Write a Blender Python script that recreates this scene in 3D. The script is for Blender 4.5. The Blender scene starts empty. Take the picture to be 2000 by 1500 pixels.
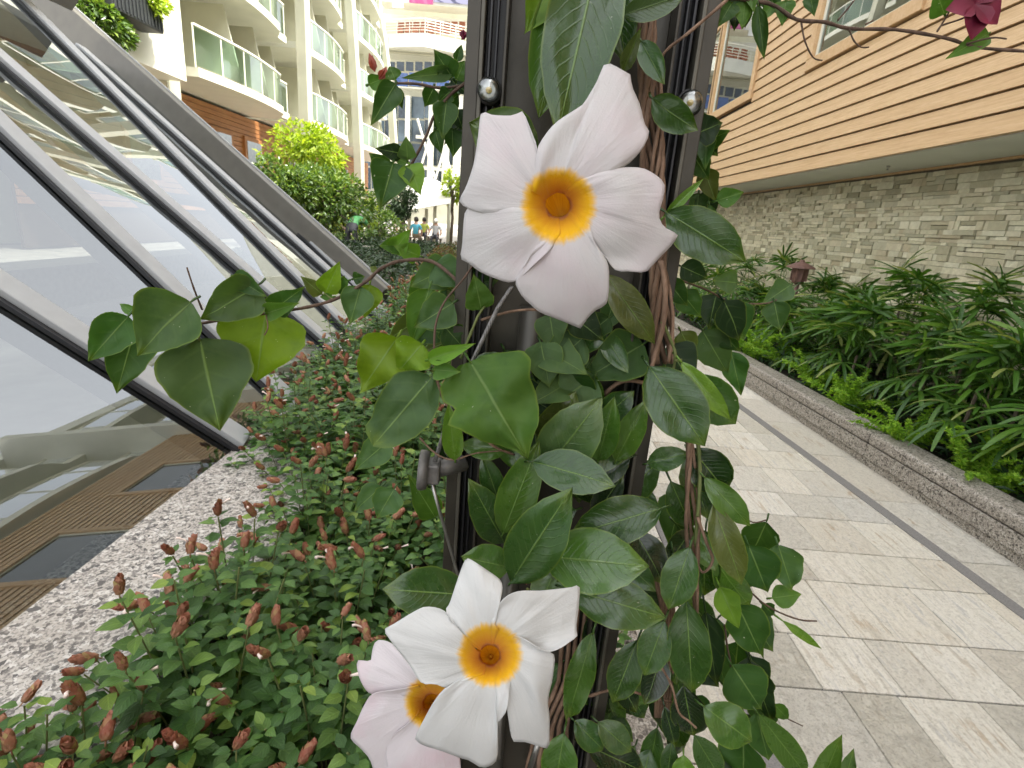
import bpy, bmesh, math, random
from mathutils import Vector, Matrix, noise
R = math.radians
random.seed(7)
scene = bpy.context.scene
COL = scene.collection

# ------------------------------------------------------------------ camera
F_PX, CAM, PITCH, ROLL = 1040.0, Vector((0, 0, 1.45)), R(16.9), R(4.56)
FWD = Vector((0, math.cos(PITCH), -math.sin(PITCH)))
_r0 = Vector((1, 0, 0)); _u0 = _r0.cross(FWD)
RT = _r0 * math.cos(ROLL) + _u0 * math.sin(ROLL)
UP = -_r0 * math.sin(ROLL) + _u0 * math.cos(ROLL)
cd = bpy.data.cameras.new('camera'); cam = bpy.data.objects.new('camera', cd); COL.objects.link(cam)
cam.matrix_world = Matrix(((RT.x, UP.x, -FWD.x, CAM.x), (RT.y, UP.y, -FWD.y, CAM.y), (RT.z, UP.z, -FWD.z, CAM.z), (0, 0, 0, 1)))
cd.sensor_width = 36; cd.lens = 36 * F_PX / 2000; cd.clip_start = 0.02; cd.clip_end = 2000
cd.dof.use_dof = True; cd.dof.focus_distance = 0.30; cd.dof.aperture_fstop = 40
scene.camera = cam

# ------------------------------------------------------------------ light
SUN_TO = Vector((0.50, -0.10, 0.86)).normalized()          # towards the sun
w = bpy.data.worlds.new('World'); scene.world = w; w.use_nodes = True
nt = w.node_tree; bg = nt.nodes['Background']; sky = nt.nodes.new('ShaderNodeTexSky')
sky.sky_type = 'NISHITA'; sky.sun_disc = False
sky.sun_elevation = math.asin(SUN_TO.z); sky.sun_rotation = math.atan2(SUN_TO.x, SUN_TO.y)
sky.air_density = 1.0; sky.dust_density = 4.0; sky.ozone_density = 1.0
hz = nt.nodes.new('ShaderNodeHueSaturation'); hz.inputs['Saturation'].default_value = 0.16   # bright, hazy sky
nt.links.new(sky.outputs[0], hz.inputs['Color']); nt.links.new(hz.outputs[0], bg.inputs[0]); bg.inputs[1].default_value = 0.15
sd = bpy.data.lights.new('sun', 'SUN'); sun = bpy.data.objects.new('sun', sd); COL.objects.link(sun)
sd.energy = 2.0; sd.angle = R(0.5); sd.color = (1, 0.93, 0.80)
sun.rotation_euler = SUN_TO.to_track_quat('Z', 'Y').to_euler()
vs = scene.view_settings; vs.view_transform = 'Standard'; vs.look = 'None'; vs.gamma = 1; vs.use_curve_mapping = False
vs.exposure = 2.18
cy = scene.cycles; cy.max_bounces = 8; cy.transparent_max_bounces = 12; cy.diffuse_bounces = 4; cy.glossy_bounces = 4

# ------------------------------------------------------------------ helpers
def ray(px, py): return RT * ((px - 1000) / F_PX) - UP * ((py - 750) / F_PX) + FWD
def at_y(px, py, Y): d = ray(px, py); return CAM + d * (Y / d.y)
def at_x(px, py, X): d = ray(px, py); return CAM + d * (X / d.x)
def at_z(px, py, z): d = ray(px, py); return CAM + d * ((z - CAM.z) / d.z)
def at_d(px, py, D): return CAM + ray(px, py) * D

class MB:
    def __init__(s): s.v = []; s.f = []; s.m = []; s.uv = []
    def add(s, vs, fs, m=0, uv=None):
        b = len(s.v); s.v += [tuple(p) for p in vs]
        for f in fs:
            s.f.append([b + i for i in f]); s.m.append(m)
            s.uv.append([uv[i] for i in f] if uv else [(0, 0)] * len(f))
        return s
    def box(s, a, b, m=0):
        x0, y0, z0 = a; x1, y1, z1 = b
        return s.add([(x0,y0,z0),(x1,y0,z0),(x1,y1,z0),(x0,y1,z0),(x0,y0,z1),(x1,y0,z1),(x1,y1,z1),(x0,y1,z1)],
                     [(0,3,2,1),(4,5,6,7),(0,1,5,4),(1,2,6,5),(2,3,7,6),(3,0,4,7)], m)
    def obox(s, p, q, side, wd, up, h0, h1, m=0):          # bar p->q, width wd along side, from h0 to h1 along up
        p, q, side, up = Vector(p), Vector(q), Vector(side), Vector(up)
        vs = [c + side * a * wd / 2 + up * h for c in (p, q) for a, h in ((-1, h0), (1, h0), (1, h1), (-1, h1))]
        return s.add(vs, [(0,1,2,3),(7,6,5,4),(0,4,5,1),(1,5,6,2),(2,6,7,3),(3,7,4,0)], m)
    def prism(s, poly, z0, z1, m=0):                       # poly in xy, counter-clockwise
        n = len(poly)
        vs = [(x, y, z0) for x, y in poly] + [(x, y, z1) for x, y in poly]
        fs = [tuple(range(n - 1, -1, -1)), tuple(range(n, 2 * n))] + [(i, (i + 1) % n, n + (i + 1) % n, n + i) for i in range(n)]
        return s.add(vs, fs, m)
    def tube(s, pts, rad, n=6, m=0, cap=True):
        pts = [Vector(p) for p in pts]; k = len(pts)
        if not hasattr(rad, '__len__'): rad = [rad] * k
        vs = []; a = None
        for i, p in enumerate(pts):
            t = (pts[min(i + 1, k - 1)] - pts[max(i - 1, 0)])
            if t.length < 1e-9: t = Vector((0, 0, 1))
            t.normalize()
            if a is None: a = t.orthogonal().normalized()
            else:
                a = a - t * a.dot(t); a = a.normalized() if a.length > 1e-6 else t.orthogonal().normalized()
            b = t.cross(a)
            for j in range(n):
                g = 2 * math.pi * j / n; vs.append(p + (a * math.cos(g) + b * math.sin(g)) * rad[i])
        fs = [(i*n+j, i*n+(j+1)%n, (i+1)*n+(j+1)%n, (i+1)*n+j) for i in range(k-1) for j in range(n)]
        if cap: fs += [tuple(range(n-1, -1, -1)), tuple(range((k-1)*n, k*n))]
        uv = [(j / n, i / max(1, k - 1)) for i in range(k) for j in range(n)]
        return s.add(vs, fs, m, uv)
    def lathe(s, prof, c=(0,0,0), n=12, m=0, axis=None):
        c = Vector(c); ax = Vector(axis or (0,0,1)).normalized(); a = ax.orthogonal().normalized(); b = ax.cross(a)
        vs = [c + ax*z + (a*math.cos(2*math.pi*j/n) + b*math.sin(2*math.pi*j/n))*r for r, z in prof for j in range(n)]
        k = len(prof)
        fs = [(i*n+j, i*n+(j+1)%n, (i+1)*n+(j+1)%n, (i+1)*n+j) for i in range(k-1) for j in range(n)]
        fs += [tuple(range(n-1,-1,-1)), tuple(range((k-1)*n, k*n))]
        return s.add(vs, fs, m)
    def grid(s, fn, nu, nv, m=0, uvf=None):                          # fn(u,v)->point
        vs = []; uv = []
        for i in range(nu + 1):
            for j in range(nv + 1):
                vs.append(fn(i / nu, j / nv)); uv.append(uvf(i / nu, j / nv) if uvf else (i / nu, j / nv))
        fs = [(i*(nv+1)+j, (i+1)*(nv+1)+j, (i+1)*(nv+1)+j+1, i*(nv+1)+j+1) for i in range(nu) for j in range(nv)]
        return s.add(vs, fs, m, uv)
    def mesh(s, name, mats, smooth=False):
        me = bpy.data.meshes.new(name); me.from_pydata(s.v, [], s.f)
        for x in (mats if isinstance(mats, (list, tuple)) else [mats]): me.materials.append(x)
        me.polygons.foreach_set('material_index', s.m)
        l = me.uv_layers.new(name='UVMap')
        flat = [c for f in s.uv for t in f for c in t]; l.data.foreach_set('uv', flat)
        if smooth: me.polygons.foreach_set('use_smooth', [True] * len(s.f))
        me.update(); return me
    def build(s, name, mats, parent=None, smooth=False, color=None, bevel=0):
        o = bpy.data.objects.new(name, s.mesh(name, mats, smooth)); COL.objects.link(o); hang(o, parent)
        if color: o.color = (*color, 1)
        if bevel:
            b = o.modifiers.new('edge', 'BEVEL'); b.width = bevel; b.segments = 2; b.limit_method = 'ANGLE'
        return o
def hang(o, parent):
    if parent is not None:
        o.parent = parent
        if parent.type == 'EMPTY' and not parent.get('local'): o.matrix_parent_inverse = Matrix.Translation(-parent.location)
def tag(o, label=None, cat=None, group=None, kind=None):
    for k, v in (('label', label), ('category', cat), ('group', group), ('kind', kind)):
        if v: o[k] = v
    return o
def thing(name, loc, label, cat, group=None, local=False):
    o = bpy.data.objects.new(name, None); COL.objects.link(o); o.location = loc; o.empty_display_size = 0.05
    if local: o['local'] = True
    return tag(o, label, cat, group)
def place(me, name, parent, loc=(0,0,0), rot=(0,0,0), sc=1, color=None):   # shares mesh data
    o = bpy.data.objects.new(name, me); COL.objects.link(o)
    if parent is not None: o.parent = parent
    o.location = loc; o.rotation_euler = rot
    o.scale = (sc, sc, sc) if not hasattr(sc, '__len__') else sc
    if color: o.color = (*color, 1)
    return o
def rnd(a, b): return random.uniform(a, b)
def lerp(a, b, t): return a + (b - a) * t
def spline(pts, n):                                        # Catmull-Rom through Vectors, n per span
    out = []
    for i in range(len(pts) - 1):
        p0, p1, p2, p3 = pts[max(i-1,0)], pts[i], pts[i+1], pts[min(i+2, len(pts)-1)]
        for k in range(n):
            t = k / n; out.append(0.5*((2*p1)+(p2-p0)*t+(2*p0-5*p1+4*p2-p3)*t*t+(3*p1-p0-3*p2+p3)*t**3))
    return out + [pts[-1]]
def table(tab, t):
    for (a, x), (b, y) in zip(tab, tab[1:]):
        if t <= b:
            k = (t - a) / (b - a); k = k * k * (3 - 2 * k) * 0.5 + k * 0.5
            return x + (y - x) * k
    return tab[-1][1]

# ------------------------------------------------------------------ materials
class G:                                                   # tiny node-graph helper
    def __init__(s, name):
        s.mat = bpy.data.materials.new(name); s.mat.use_nodes = True; s.t = s.mat.node_tree
        s.t.nodes.clear(); s.out = s.t.nodes.new('ShaderNodeOutputMaterial')
    def n(s, typ, ins=None, **props):
        nd = s.t.nodes.new('ShaderNode' + typ)
        for k, v in props.items(): setattr(nd, k, v)
        for k, v in (ins or {}).items(): s.set(nd.inputs[k], v)
        return nd
    def set(s, sock, v):
        if isinstance(v, bpy.types.NodeSocket): s.t.links.new(v, sock)
        elif isinstance(v, bpy.types.Node): s.t.links.new(v.outputs[0], sock)
        else: sock.default_value = (*v, 1) if hasattr(v, '__len__') and len(v) == 3 and sock.type == 'RGBA' else v
    def math(s, op, a, b=0.0, c=0.0): return s.n('Math', {0: a, 1: b, 2: c}, operation=op).outputs[0]
    def mix(s, f, a, b, mode='MIX'):
        nd = s.n('Mix', data_type='RGBA', blend_type=mode); s.set(nd.inputs[0], f); s.set(nd.inputs[6], a); s.set(nd.inputs[7], b)
        return nd.outputs[2]
    def ramp(s, f, stops):
        nd = s.n('ValToRGB', {0: f}); e = nd.color_ramp.elements
        while len(e) < len(stops): e.new(0.5)
        for el, (p, c) in zip(e, stops): el.position = p; el.color = (*c, 1) if hasattr(c, '__len__') else (c, c, c, 1)
        return nd.outputs[0]
    def noise(s, sc=5, det=4, vec=None, rough=0.5, dist=0.0):
        nd = s.n('TexNoise', {'Scale': sc, 'Detail': det, 'Roughness': rough, 'Distortion': dist})
        if vec is not None: s.set(nd.inputs['Vector'], vec)
        return nd.outputs[0]
    def coord(s, which='Object', sc=None, off=None):
        o = s.n('TexCoord').outputs[which]
        if sc or off is not None:
            m = s.n('Mapping', {0: o}); 
            if sc: m.inputs['Scale'].default_value = sc
            if off is not None: s.set(m.inputs['Location'], off)
            o = m.outputs[0]
        return o
    def bump(s, h, st=0.3, d=0.01): return s.n('Bump', {'Height': h, 'Strength': st, 'Distance': d}).outputs[0]
    def pbr(s, **k):
        nd = s.n('BsdfPrincipled'); names = dict(color='Base Color', rough='Roughness', metal='Metallic', normal='Normal', spec='Specular IOR Level', trans='Transmission Weight', coat='Coat Weight', emit='Emission Color', estr='Emission Strength', ior='IOR')
        for a, v in k.items(): s.set(nd.inputs[names[a]], v)
        return nd
    def done(s, sh):
        s.t.links.new(sh.outputs[0] if isinstance(sh, bpy.types.Node) else sh, s.out.inputs[0]); return s.mat
def thin(g, p, col, k=0.3):                                # leaf/petal: surface plus light through it
    tr = g.n('BsdfTranslucent'); g.set(tr.inputs[0], col)
    mx = g.n('MixShader', {0: k}); g.t.links.new(p.outputs[0], mx.inputs[1]); g.t.links.new(tr.outputs[0], mx.inputs[2])
    return mx
def plain(name, color, rough=0.6, metal=0, nscale=30, var=0.12, bump=0.0, spec=0.5):
    g = G(name); c = g.coord(); nz = g.noise(nscale, 4, c)
    dark = tuple(x * (1 - var) for x in color); lite = tuple(min(1, x * (1 + var)) for x in color)
    col = g.ramp(nz, [(0.3, dark), (0.7, lite)])
    k = dict(color=col, rough=rough, metal=metal, spec=spec)
    if bump: k['normal'] = g.bump(g.noise(nscale * 4, 3, c), bump, 0.004)
    return g.done(g.pbr(**k))

def leaf_mat(name, rough, nveins, vein, vamp, spec=0.5, gloss_bump=0.35):
    g = G(name); uv = g.n('SeparateXYZ', {0: g.coord('UV')}); u, v = uv.outputs[0], uv.outputs[1]
    a = g.math('ABSOLUTE', g.math('SUBTRACT', u, 0.5))     # 0 at the midrib, 0.5 at the margin
    rib = g.ramp(a, [(0.006, 1), (0.022, 0)])
    wob = g.math('MULTIPLY', g.noise(6, 2, g.coord('UV')), 0.06)
    ph = g.math('ADD', g.math('MULTIPLY', g.math('SUBTRACT', v, g.math('MULTIPLY', g.math('POWER', a, 1.25), 0.62)), nveins), g.math('MULTIPLY', wob, nveins * 0.6))
    fr = g.math('ABSOLUTE', g.math('SUBTRACT', g.math('FRACT', ph), 0.5))
    side = g.ramp(fr, [(0.02, 1), (0.11, 0)])
    edge = g.ramp(a, [(0.12, 1), (0.46, 0.15)])
    side = g.math('MULTIPLY', side, edge)
    oi = g.n('ObjectInfo'); base = oi.outputs['Color']
    nz = g.noise(3.0, 5, g.n('Vector' + 'Math', {0: g.coord('UV'), 1: oi.outputs['Location']}, operation='ADD').outputs[0], 0.6)
    obj = g.coord('Object'); n2 = g.noise(55, 4, obj, 0.6); n3 = g.noise(420, 2, obj)
    col = g.mix(g.ramp(n2, [(0.35, 0.0), (0.75, 0.55)]), base, g.mix(1.0, base, (1.5, 1.35, 1.2), 'MULTIPLY'))
    col = g.mix(g.ramp(n2, [(0.28, 0.45), (0.45, 0.0)]), col, g.mix(1.0, base, (0.6, 0.68, 0.6), 'MULTIPLY'))
    col = g.mix(g.math('MULTIPLY', side, vamp), col, vein)
    col = g.mix(g.math('MULTIPLY', rib, 0.75), col, vein)
    rim = g.math('MULTIPLY', g.ramp(a, [(0.465, 0), (0.498, 1)]), 0.5)
    tip = g.ramp(v, [(0.80, 0), (0.99, 0.65)])
    col = g.mix(g.math('MAXIMUM', rim, g.math('MULTIPLY', tip, g.ramp(nz, [(0.35, 0.1), (0.6, 1)]))), col, (0.20, 0.27, 0.035))
    brown = g.math('MULTIPLY', g.ramp(g.noise(38, 3, obj, 0.7), [(0.72, 0), (0.76, 1)]), 0.7)
    col = g.mix(brown, col, (0.20, 0.15, 0.05))
    spot = g.ramp(g.noise(330, 1, obj), [(0.79, 0), (0.815, 1)])
    col = g.mix(g.math('MULTIPLY', spot, 0.6), col, (0.55, 0.56, 0.45))
    h = g.math('ADD', g.math('MULTIPLY', side, -0.3), g.math('MULTIPLY', rib, -0.9))
    h = g.math('ADD', h, g.math('MULTIPLY', n2, 0.8)); h = g.math('ADD', h, g.math('MULTIPLY', n3, 0.12))
    nrm = g.bump(h, gloss_bump, 0.0016)
    rg = g.math('ADD', g.math('MULTIPLY', n2, 0.22), rough - 0.1)
    p = g.pbr(color=col, rough=rg, normal=nrm, spec=spec, coat=0.35 if spec > 0.45 else 0.0)
    p.inputs['Coat Roughness'].default_value = 0.16
    return g.done(thin(g, p, g.mix(1.0, col, (1.6, 1.8, 0.6), 'MULTIPLY'), 0.22))
M = {}
M['vine_leaf'] = leaf_mat('glossy_vine_leaf', 0.27, 12, (0.18, 0.29, 0.07), 0.10, 0.5, 0.45)
M['bract_leaf'] = leaf_mat('soft_thorny_vine_leaf', 0.50, 4, (0.17, 0.26, 0.08), 0.07, 0.26, 0.28)

def foliage_mat(name, stops, rough=0.5, tr=0.3, spec=0.4):  # many small leaves joined: colour per leaf
    g = G(name); r = g.n('NewGeometry').outputs['Random Per Island']
    col = g.ramp(r, stops); nz = g.noise(60, 2, g.coord())
    col = g.mix(g.ramp(nz, [(0.4, 0.0), (0.7, 0.4)]), col, g.mix(1.0, col, (0.62, 0.66, 0.6), 'MULTIPLY'))
    uv = g.n('SeparateXYZ', {0: g.coord('UV')}); a = g.math('ABSOLUTE', g.math('SUBTRACT', uv.outputs[0], 0.5))
    rib = g.ramp(a, [(0.01, 1), (0.05, 0)]); col = g.mix(g.math('MULTIPLY', rib, 0.35), col, g.mix(1.0, col, (1.9, 1.8, 1.5), 'MULTIPLY'))
    fr = g.math('ABSOLUTE', g.math('SUBTRACT', g.math('FRACT', g.math('MULTIPLY', g.math('SUBTRACT', uv.outputs[1], g.math('MULTIPLY', a, 0.7)), 6)), 0.5))
    nrm = g.bump(g.ramp(fr, [(0.0, 0), (0.25, 1)]), 0.35, 0.0015)
    p = g.pbr(color=col, rough=rough, spec=spec, normal=nrm)
    return g.done(thin(g, p, g.mix(1.0, col, (1.7, 1.8, 0.7), 'MULTIPLY'), tr))
M['shrimp_leaf'] = foliage_mat('shrimp_plant_leaf', [(0.0, (0.030, 0.080, 0.015)), (0.45, (0.062, 0.145, 0.030)), (0.85, (0.11, 0.21, 0.045)), (1.0, (0.22, 0.32, 0.05))], 0.45, 0.3, 0.4)
M['palm_leaf'] = foliage_mat('lady_palm_leaf', [(0.0, (0.028, 0.080, 0.012)), (0.5, (0.060, 0.145, 0.020)), (0.97, (0.16, 0.28, 0.026)), (1.0, (0.30, 0.28, 0.12))], 0.34, 0.25, 0.4)
M['fern_leaf'] = foliage_mat('foxtail_fern_leaf', [(0.0, (0.12, 0.24, 0.02)), (0.6, (0.21, 0.38, 0.03)), (1.0, (0.34, 0.50, 0.05))], 0.55, 0.4)
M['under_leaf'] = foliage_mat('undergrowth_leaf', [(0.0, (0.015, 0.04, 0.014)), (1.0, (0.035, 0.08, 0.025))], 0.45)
M['tree_leaf'] = foliage_mat('yellow_green_tree_leaf', [(0.0, (0.16, 0.24, 0.02)), (0.5, (0.26, 0.35, 0.03)), (1.0, (0.40, 0.46, 0.06))], 0.5, 0.45)
M['bush_leaf'] = foliage_mat('glossy_bush_leaf', [(0.0, (0.05, 0.10, 0.022)), (0.6, (0.10, 0.18, 0.035)), (1.0, (0.22, 0.30, 0.06))], 0.24, 0.25, 0.6)
M['ball_leaf'] = foliage_mat('clipped_tree_leaf', [(0.0, (0.012, 0.03, 0.012)), (1.0, (0.04, 0.075, 0.03))], 0.45, 0.15)
M['red_cover_leaf'] = foliage_mat('reddish_ground_cover_leaf', [(0.0, (0.05, 0.06, 0.02)), (0.5, (0.16, 0.08, 0.04)), (1.0, (0.10, 0.15, 0.04))], 0.6)

def petal_mat(name, tintc, pink):
    g = G(name); uv = g.n('SeparateXYZ', {0: g.coord('UV')}); u, v = uv.outputs[0], uv.outputs[1]
    mp = g.n('Mapping', {0: g.coord('UV')}); mp.inputs['Scale'].default_value = (34, 1.6, 1)
    rid = g.noise(1.0, 4, mp.outputs[0], 0.6, 0.4); obj = g.coord('Object')
    big = g.noise(26, 3, obj); fine = g.noise(900, 2, obj)
    m2 = g.n('Mapping', {0: g.coord('UV')}); m2.inputs['Scale'].default_value = (13, 0.6, 1)
    streak = g.noise(1.0, 3, m2.outputs[0])
    vv = g.math('ADD', v, g.math('MULTIPLY', g.math('SUBTRACT', streak, 0.5), 0.15))
    white = g.mix(g.ramp(big, [(0.42, 0), (0.72, 1)]), tintc, pink)
    white = g.mix(g.math('MULTIPLY', g.ramp(rid, [(0.3, 1), (0.55, 0)]), 0.10), white, (0.62, 0.64, 0.60))
    col = g.mix(g.ramp(vv, [(0.15, 1), (0.20, 0.85), (0.275, 0)]), white, (0.86, 0.50, 0.012))
    col = g.mix(g.ramp(g.math('ADD', vv, 0.12), [(0.05, 0.9), (0.22, 0)]), col, (0.82, 0.36, 0.004))
    h = g.math('ADD', g.math('MULTIPLY', rid, 1.0), g.math('MULTIPLY', fine, 0.25))
    p = g.pbr(color=col, rough=0.7, spec=0.15, normal=g.bump(h, 0.45, 0.0012))
    p.inputs['Sheen Weight'].default_value = 0.15
    return g.done(thin(g, p, col, 0.28))
M['petal_blush'] = petal_mat('blush_white_petal', (0.67, 0.65, 0.64), (0.67, 0.595, 0.61))
M['petal_white'] = petal_mat('clean_white_petal', (0.67, 0.67, 0.655), (0.65, 0.65, 0.635))
M['petal_pink'] = petal_mat('pale_pink_petal', (0.70, 0.645, 0.655), (0.70, 0.54, 0.58))
def throat_mat():
    g = G('golden_flower_throat'); uv = g.n('SeparateXYZ', {0: g.coord('UV')}); v = uv.outputs[1]
    mp = g.n('Mapping', {0: g.coord('UV')}); mp.inputs['Scale'].default_value = (40, 1.2, 1)
    st = g.noise(1.0, 3, mp.outputs[0])
    col = g.ramp(v, [(0.0, (0.78, 0.35, 0.004)), (0.5, (0.66, 0.28, 0.004)), (0.85, (0.48, 0.19, 0.006)), (1.0, (0.52, 0.26, 0.02))])
    col = g.mix(g.ramp(st, [(0.45, 0), (0.62, 0.5)]), col, g.mix(1.0, col, (0.85, 0.68, 0.5), 'MULTIPLY'))
    p = g.pbr(color=col, rough=0.6, spec=0.2, normal=g.bump(st, 0.4, 0.001))
    return g.done(thin(g, p, col, 0.12))
M['throat'] = throat_mat()
M['calyx'] = plain('green_calyx', (0.10, 0.20, 0.05), 0.5)
M['red_sepal'] = plain('red_sepal', (0.30, 0.06, 0.03), 0.5)
M['bract_red'] = plain('magenta_bract', (0.15, 0.004, 0.028), 0.55, 0, 60, 0.3)
def bark(name, a, b, sc=60):
    g = G(name); c = g.coord('Object', (1, 1, 0.25)); nz = g.noise(sc, 5, c, 0.65)
    return g.done(g.pbr(color=g.ramp(nz, [(0.3, a), (0.7, b)]), rough=0.8, normal=g.bump(nz, 0.5, 0.003)))
M['twig'] = bark('brown_twig', (0.05, 0.028, 0.018), (0.14, 0.085, 0.055), 150)
M['woody'] = bark('woody_vine_stem', (0.10, 0.055, 0.032), (0.30, 0.19, 0.125), 160)
M['stem_green'] = bark('green_stem', (0.08, 0.11, 0.03), (0.17, 0.19, 0.06), 120)
M['trunk'] = bark('tree_bark', (0.07, 0.05, 0.035), (0.2, 0.16, 0.11), 12)
M['post'] = plain('bronze_grey_painted_metal', (0.050, 0.044, 0.033), 0.42, 0.35, 40, 0.12, 0.06)
M['post_dark'] = plain('dark_channel_metal', (0.018, 0.017, 0.016), 0.45, 0.3, 40, 0.2)
M['rubber'] = plain('black_rubber_seal', (0.012, 0.012, 0.014), 0.4)
M['lip'] = plain('pale_channel_edge', (0.10, 0.092, 0.072), 0.45, 0.3, 40, 0.2)
M['pipe'] = plain('satin_grey_pipe', (0.075, 0.070, 0.058), 0.35, 0.4, 20, 0.1)
M['steel'] = plain('stainless_steel', (0.40, 0.39, 0.37), 0.34, 0.9, 60, 0.2)
M['cable'] = plain('weathered_steel_cable', (0.22, 0.21, 0.20), 0.45, 0.7, 200, 0.3)
M['fitting'] = plain('weathered_cast_fitting', (0.17, 0.16, 0.15), 0.55, 0.5, 120, 0.25, 0.1)
M['led'] = plain('amber_led_chip', (0.75, 0.55, 0.2), 0.4)

def granite(name, base, dark, lite, sc=95):
    g = G(name); c = g.coord(); v = g.n('TexVoronoi', {'Vector': c, 'Scale': sc}); v.inputs['Randomness'].default_value = 1
    sep = g.n('SeparateColor', {0: v.outputs['Color']}).outputs[0]
    n1 = g.noise(sc * 0.45, 4, c, 0.6); n2 = g.noise(sc * 1.6, 3, c)
    col = g.ramp(g.math('ADD', g.math('MULTIPLY', sep, 0.55), g.math('MULTIPLY', n1, 0.45)), [(0.27, dark), (0.38, base), (0.62, base), (0.72, lite)])
    col = g.mix(g.ramp(n2, [(0.42, 0.7), (0.52, 0)]), col, dark)
    col = g.mix(g.ramp(g.noise(4, 4, c), [(0.4, 0.0), (0.75, 0.3)]), col, (0.22, 0.19, 0.16))
    return g.done(g.pbr(color=col, rough=0.5, spec=0.4, normal=g.bump(n2, 0.12, 0.002)))
M['granite'] = granite('speckled_granite', (0.42, 0.385, 0.345), (0.06, 0.055, 0.055), (0.58, 0.55, 0.51), 105)
M['granite_kerb'] = granite('brown_speckled_granite', (0.38, 0.34, 0.29), (0.07, 0.06, 0.05), (0.52, 0.48, 0.42), 100)
def tile_mat():
    g = G('pale_quartzite_tile'); oi = g.n('ObjectInfo'); rv = oi.outputs['Random']
    off = g.n('CombineXYZ', {0: g.math('MULTIPLY', rv, 37.0), 1: g.math('MULTIPLY', rv, 91.0), 2: rv})
    c = g.coord('Object', None, off.outputs[0]); rot = g.n('Mapping', {0: c}); rot.inputs['Rotation'].default_value = (0, 0, R(9)); rot.inputs['Scale'].default_value = (38, 4.5, 1)
    st = g.noise(1.0, 7, rot.outputs[0], 0.66, 0.5); cl = g.noise(26, 8, c, 0.72, 0.7); sp = g.noise(95, 5, c, 0.75); bgn = g.noise(3.6, 4, c); mid = g.noise(42, 6, c, 0.75)
    k = g.math('FRACT', g.math('MULTIPLY', rv, 7.31)); streaky = g.ramp(k, [(0.42, 0.25), (0.58, 1)]); cleft = g.ramp(k, [(0.42, 1), (0.58, 0.25)])
    col = g.ramp(rv, [(0.0, (0.72, 0.67, 0.56)), (0.5, (0.80, 0.755, 0.66)), (0.8, (0.74, 0.675, 0.56)), (1.0, (0.80, 0.77, 0.70))])
    col = g.mix(g.math('MULTIPLY', g.ramp(st, [(0.50, 0.0), (0.68, 0.7)]), streaky), col, (0.50, 0.45, 0.37))
    col = g.mix(g.math('MULTIPLY', g.ramp(st, [(0.34, 0.8), (0.45, 0)]), streaky), col, (0.52, 0.50, 0.47))
    col = g.mix(g.math('MULTIPLY', g.ramp(cl, [(0.36, 0.45), (0.47, 0)]), cleft), col, (0.55, 0.505, 0.43))
    col = g.mix(g.math('MULTIPLY', g.ramp(st, [(0.54, 0), (0.60, 1), (0.68, 0)]), g.ramp(bgn, [(0.55, 0), (0.66, 0.8)])), col, (0.46, 0.32, 0.18))
    col = g.mix(g.ramp(sp, [(0.36, 0.55), (0.48, 0)]), col, (0.37, 0.335, 0.27))
    col = g.mix(g.ramp(mid, [(0.36, 0.42), (0.47, 0)]), col, (0.43, 0.39, 0.32))
    h = g.math('ADD', g.math('MULTIPLY', cl, cleft), g.math('MULTIPLY', g.math('ADD', st, mid), 0.35))
    return g.done(g.pbr(color=col, rough=0.6, spec=0.3, normal=g.bump(h, 1.0, 0.03)))
M['tile'] = tile_mat()
M['grout'] = plain('grey_grout', (0.07, 0.065, 0.06), 0.9)
M['strip'] = plain('grey_inlay_band', (0.20, 0.19, 0.18), 0.75, 0, 160, 0.25, 0.25)
M['deck'] = plain('grey_deck', (0.28, 0.26, 0.23), 0.8, 0, 3, 0.2)
M['soil'] = plain('dark_soil', (0.035, 0.026, 0.018), 0.95, 0, 25, 0.4, 0.6)
def stone_mat(name, island):
    g = G(name); rv = g.n('NewGeometry').outputs['Random Per Island'] if island else g.n('ObjectInfo').outputs['Random']
    c = g.coord(); nz = g.noise(26, 6, c, 0.7); n2 = g.noise(7, 3, c)
    col = g.ramp(rv, [(0.0, (0.36, 0.33, 0.22)), (0.2, (0.58, 0.54, 0.38)), (0.4, (0.72, 0.68, 0.50)), (0.55, (0.50, 0.43, 0.29)), (0.7, (0.82, 0.78, 0.60)), (0.85, (0.44, 0.42, 0.30)), (1.0, (0.82, 0.75, 0.56))])
    col = g.mix(g.ramp(nz, [(0.35, 0.5), (0.65, 0)]), col, g.mix(1.0, col, (0.68, 0.68, 0.66), 'MULTIPLY'))
    col = g.mix(g.ramp(n2, [(0.55, 0), (0.75, 0.35)]), col, (0.36, 0.26, 0.16))
    return g.done(g.pbr(color=col, rough=0.75, normal=g.bump(nz, 0.6, 0.01)))
M['stone'] = stone_mat('split_stone', False); M['stone_mass'] = stone_mat('split_stone_mass', True)
M['stone_bed'] = plain('brown_mortar', (0.20, 0.18, 0.14), 0.9)  # one even brown for the wall behind the stone joints
def wood_mat(name, a, b, c3, sc=(1.2, 1.6, 38)):
    g = G(name); oi = g.n('ObjectInfo').outputs['Random']
    off = g.n('CombineXYZ', {0: oi, 1: g.math('MULTIPLY', oi, 51.0), 2: g.math('MULTIPLY', oi, 17.0)})
    v = g.coord('Object', sc, off.outputs[0]); nz = g.noise(1.6, 7, v, 0.6, 0.3); n2 = g.noise(6, 5, v, 0.7)
    col = g.ramp(nz, [(0.28, a), (0.5, b), (0.72, c3)])
    col = g.mix(g.ramp(n2, [(0.34, 0.75), (0.52, 0)]), col, a)
    col = g.mix(g.math('MULTIPLY', oi, 0.34), col, a)
    return g.done(g.pbr(color=col, rough=0.5, spec=0.35, normal=g.bump(n2, 0.15, 0.003)))
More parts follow.
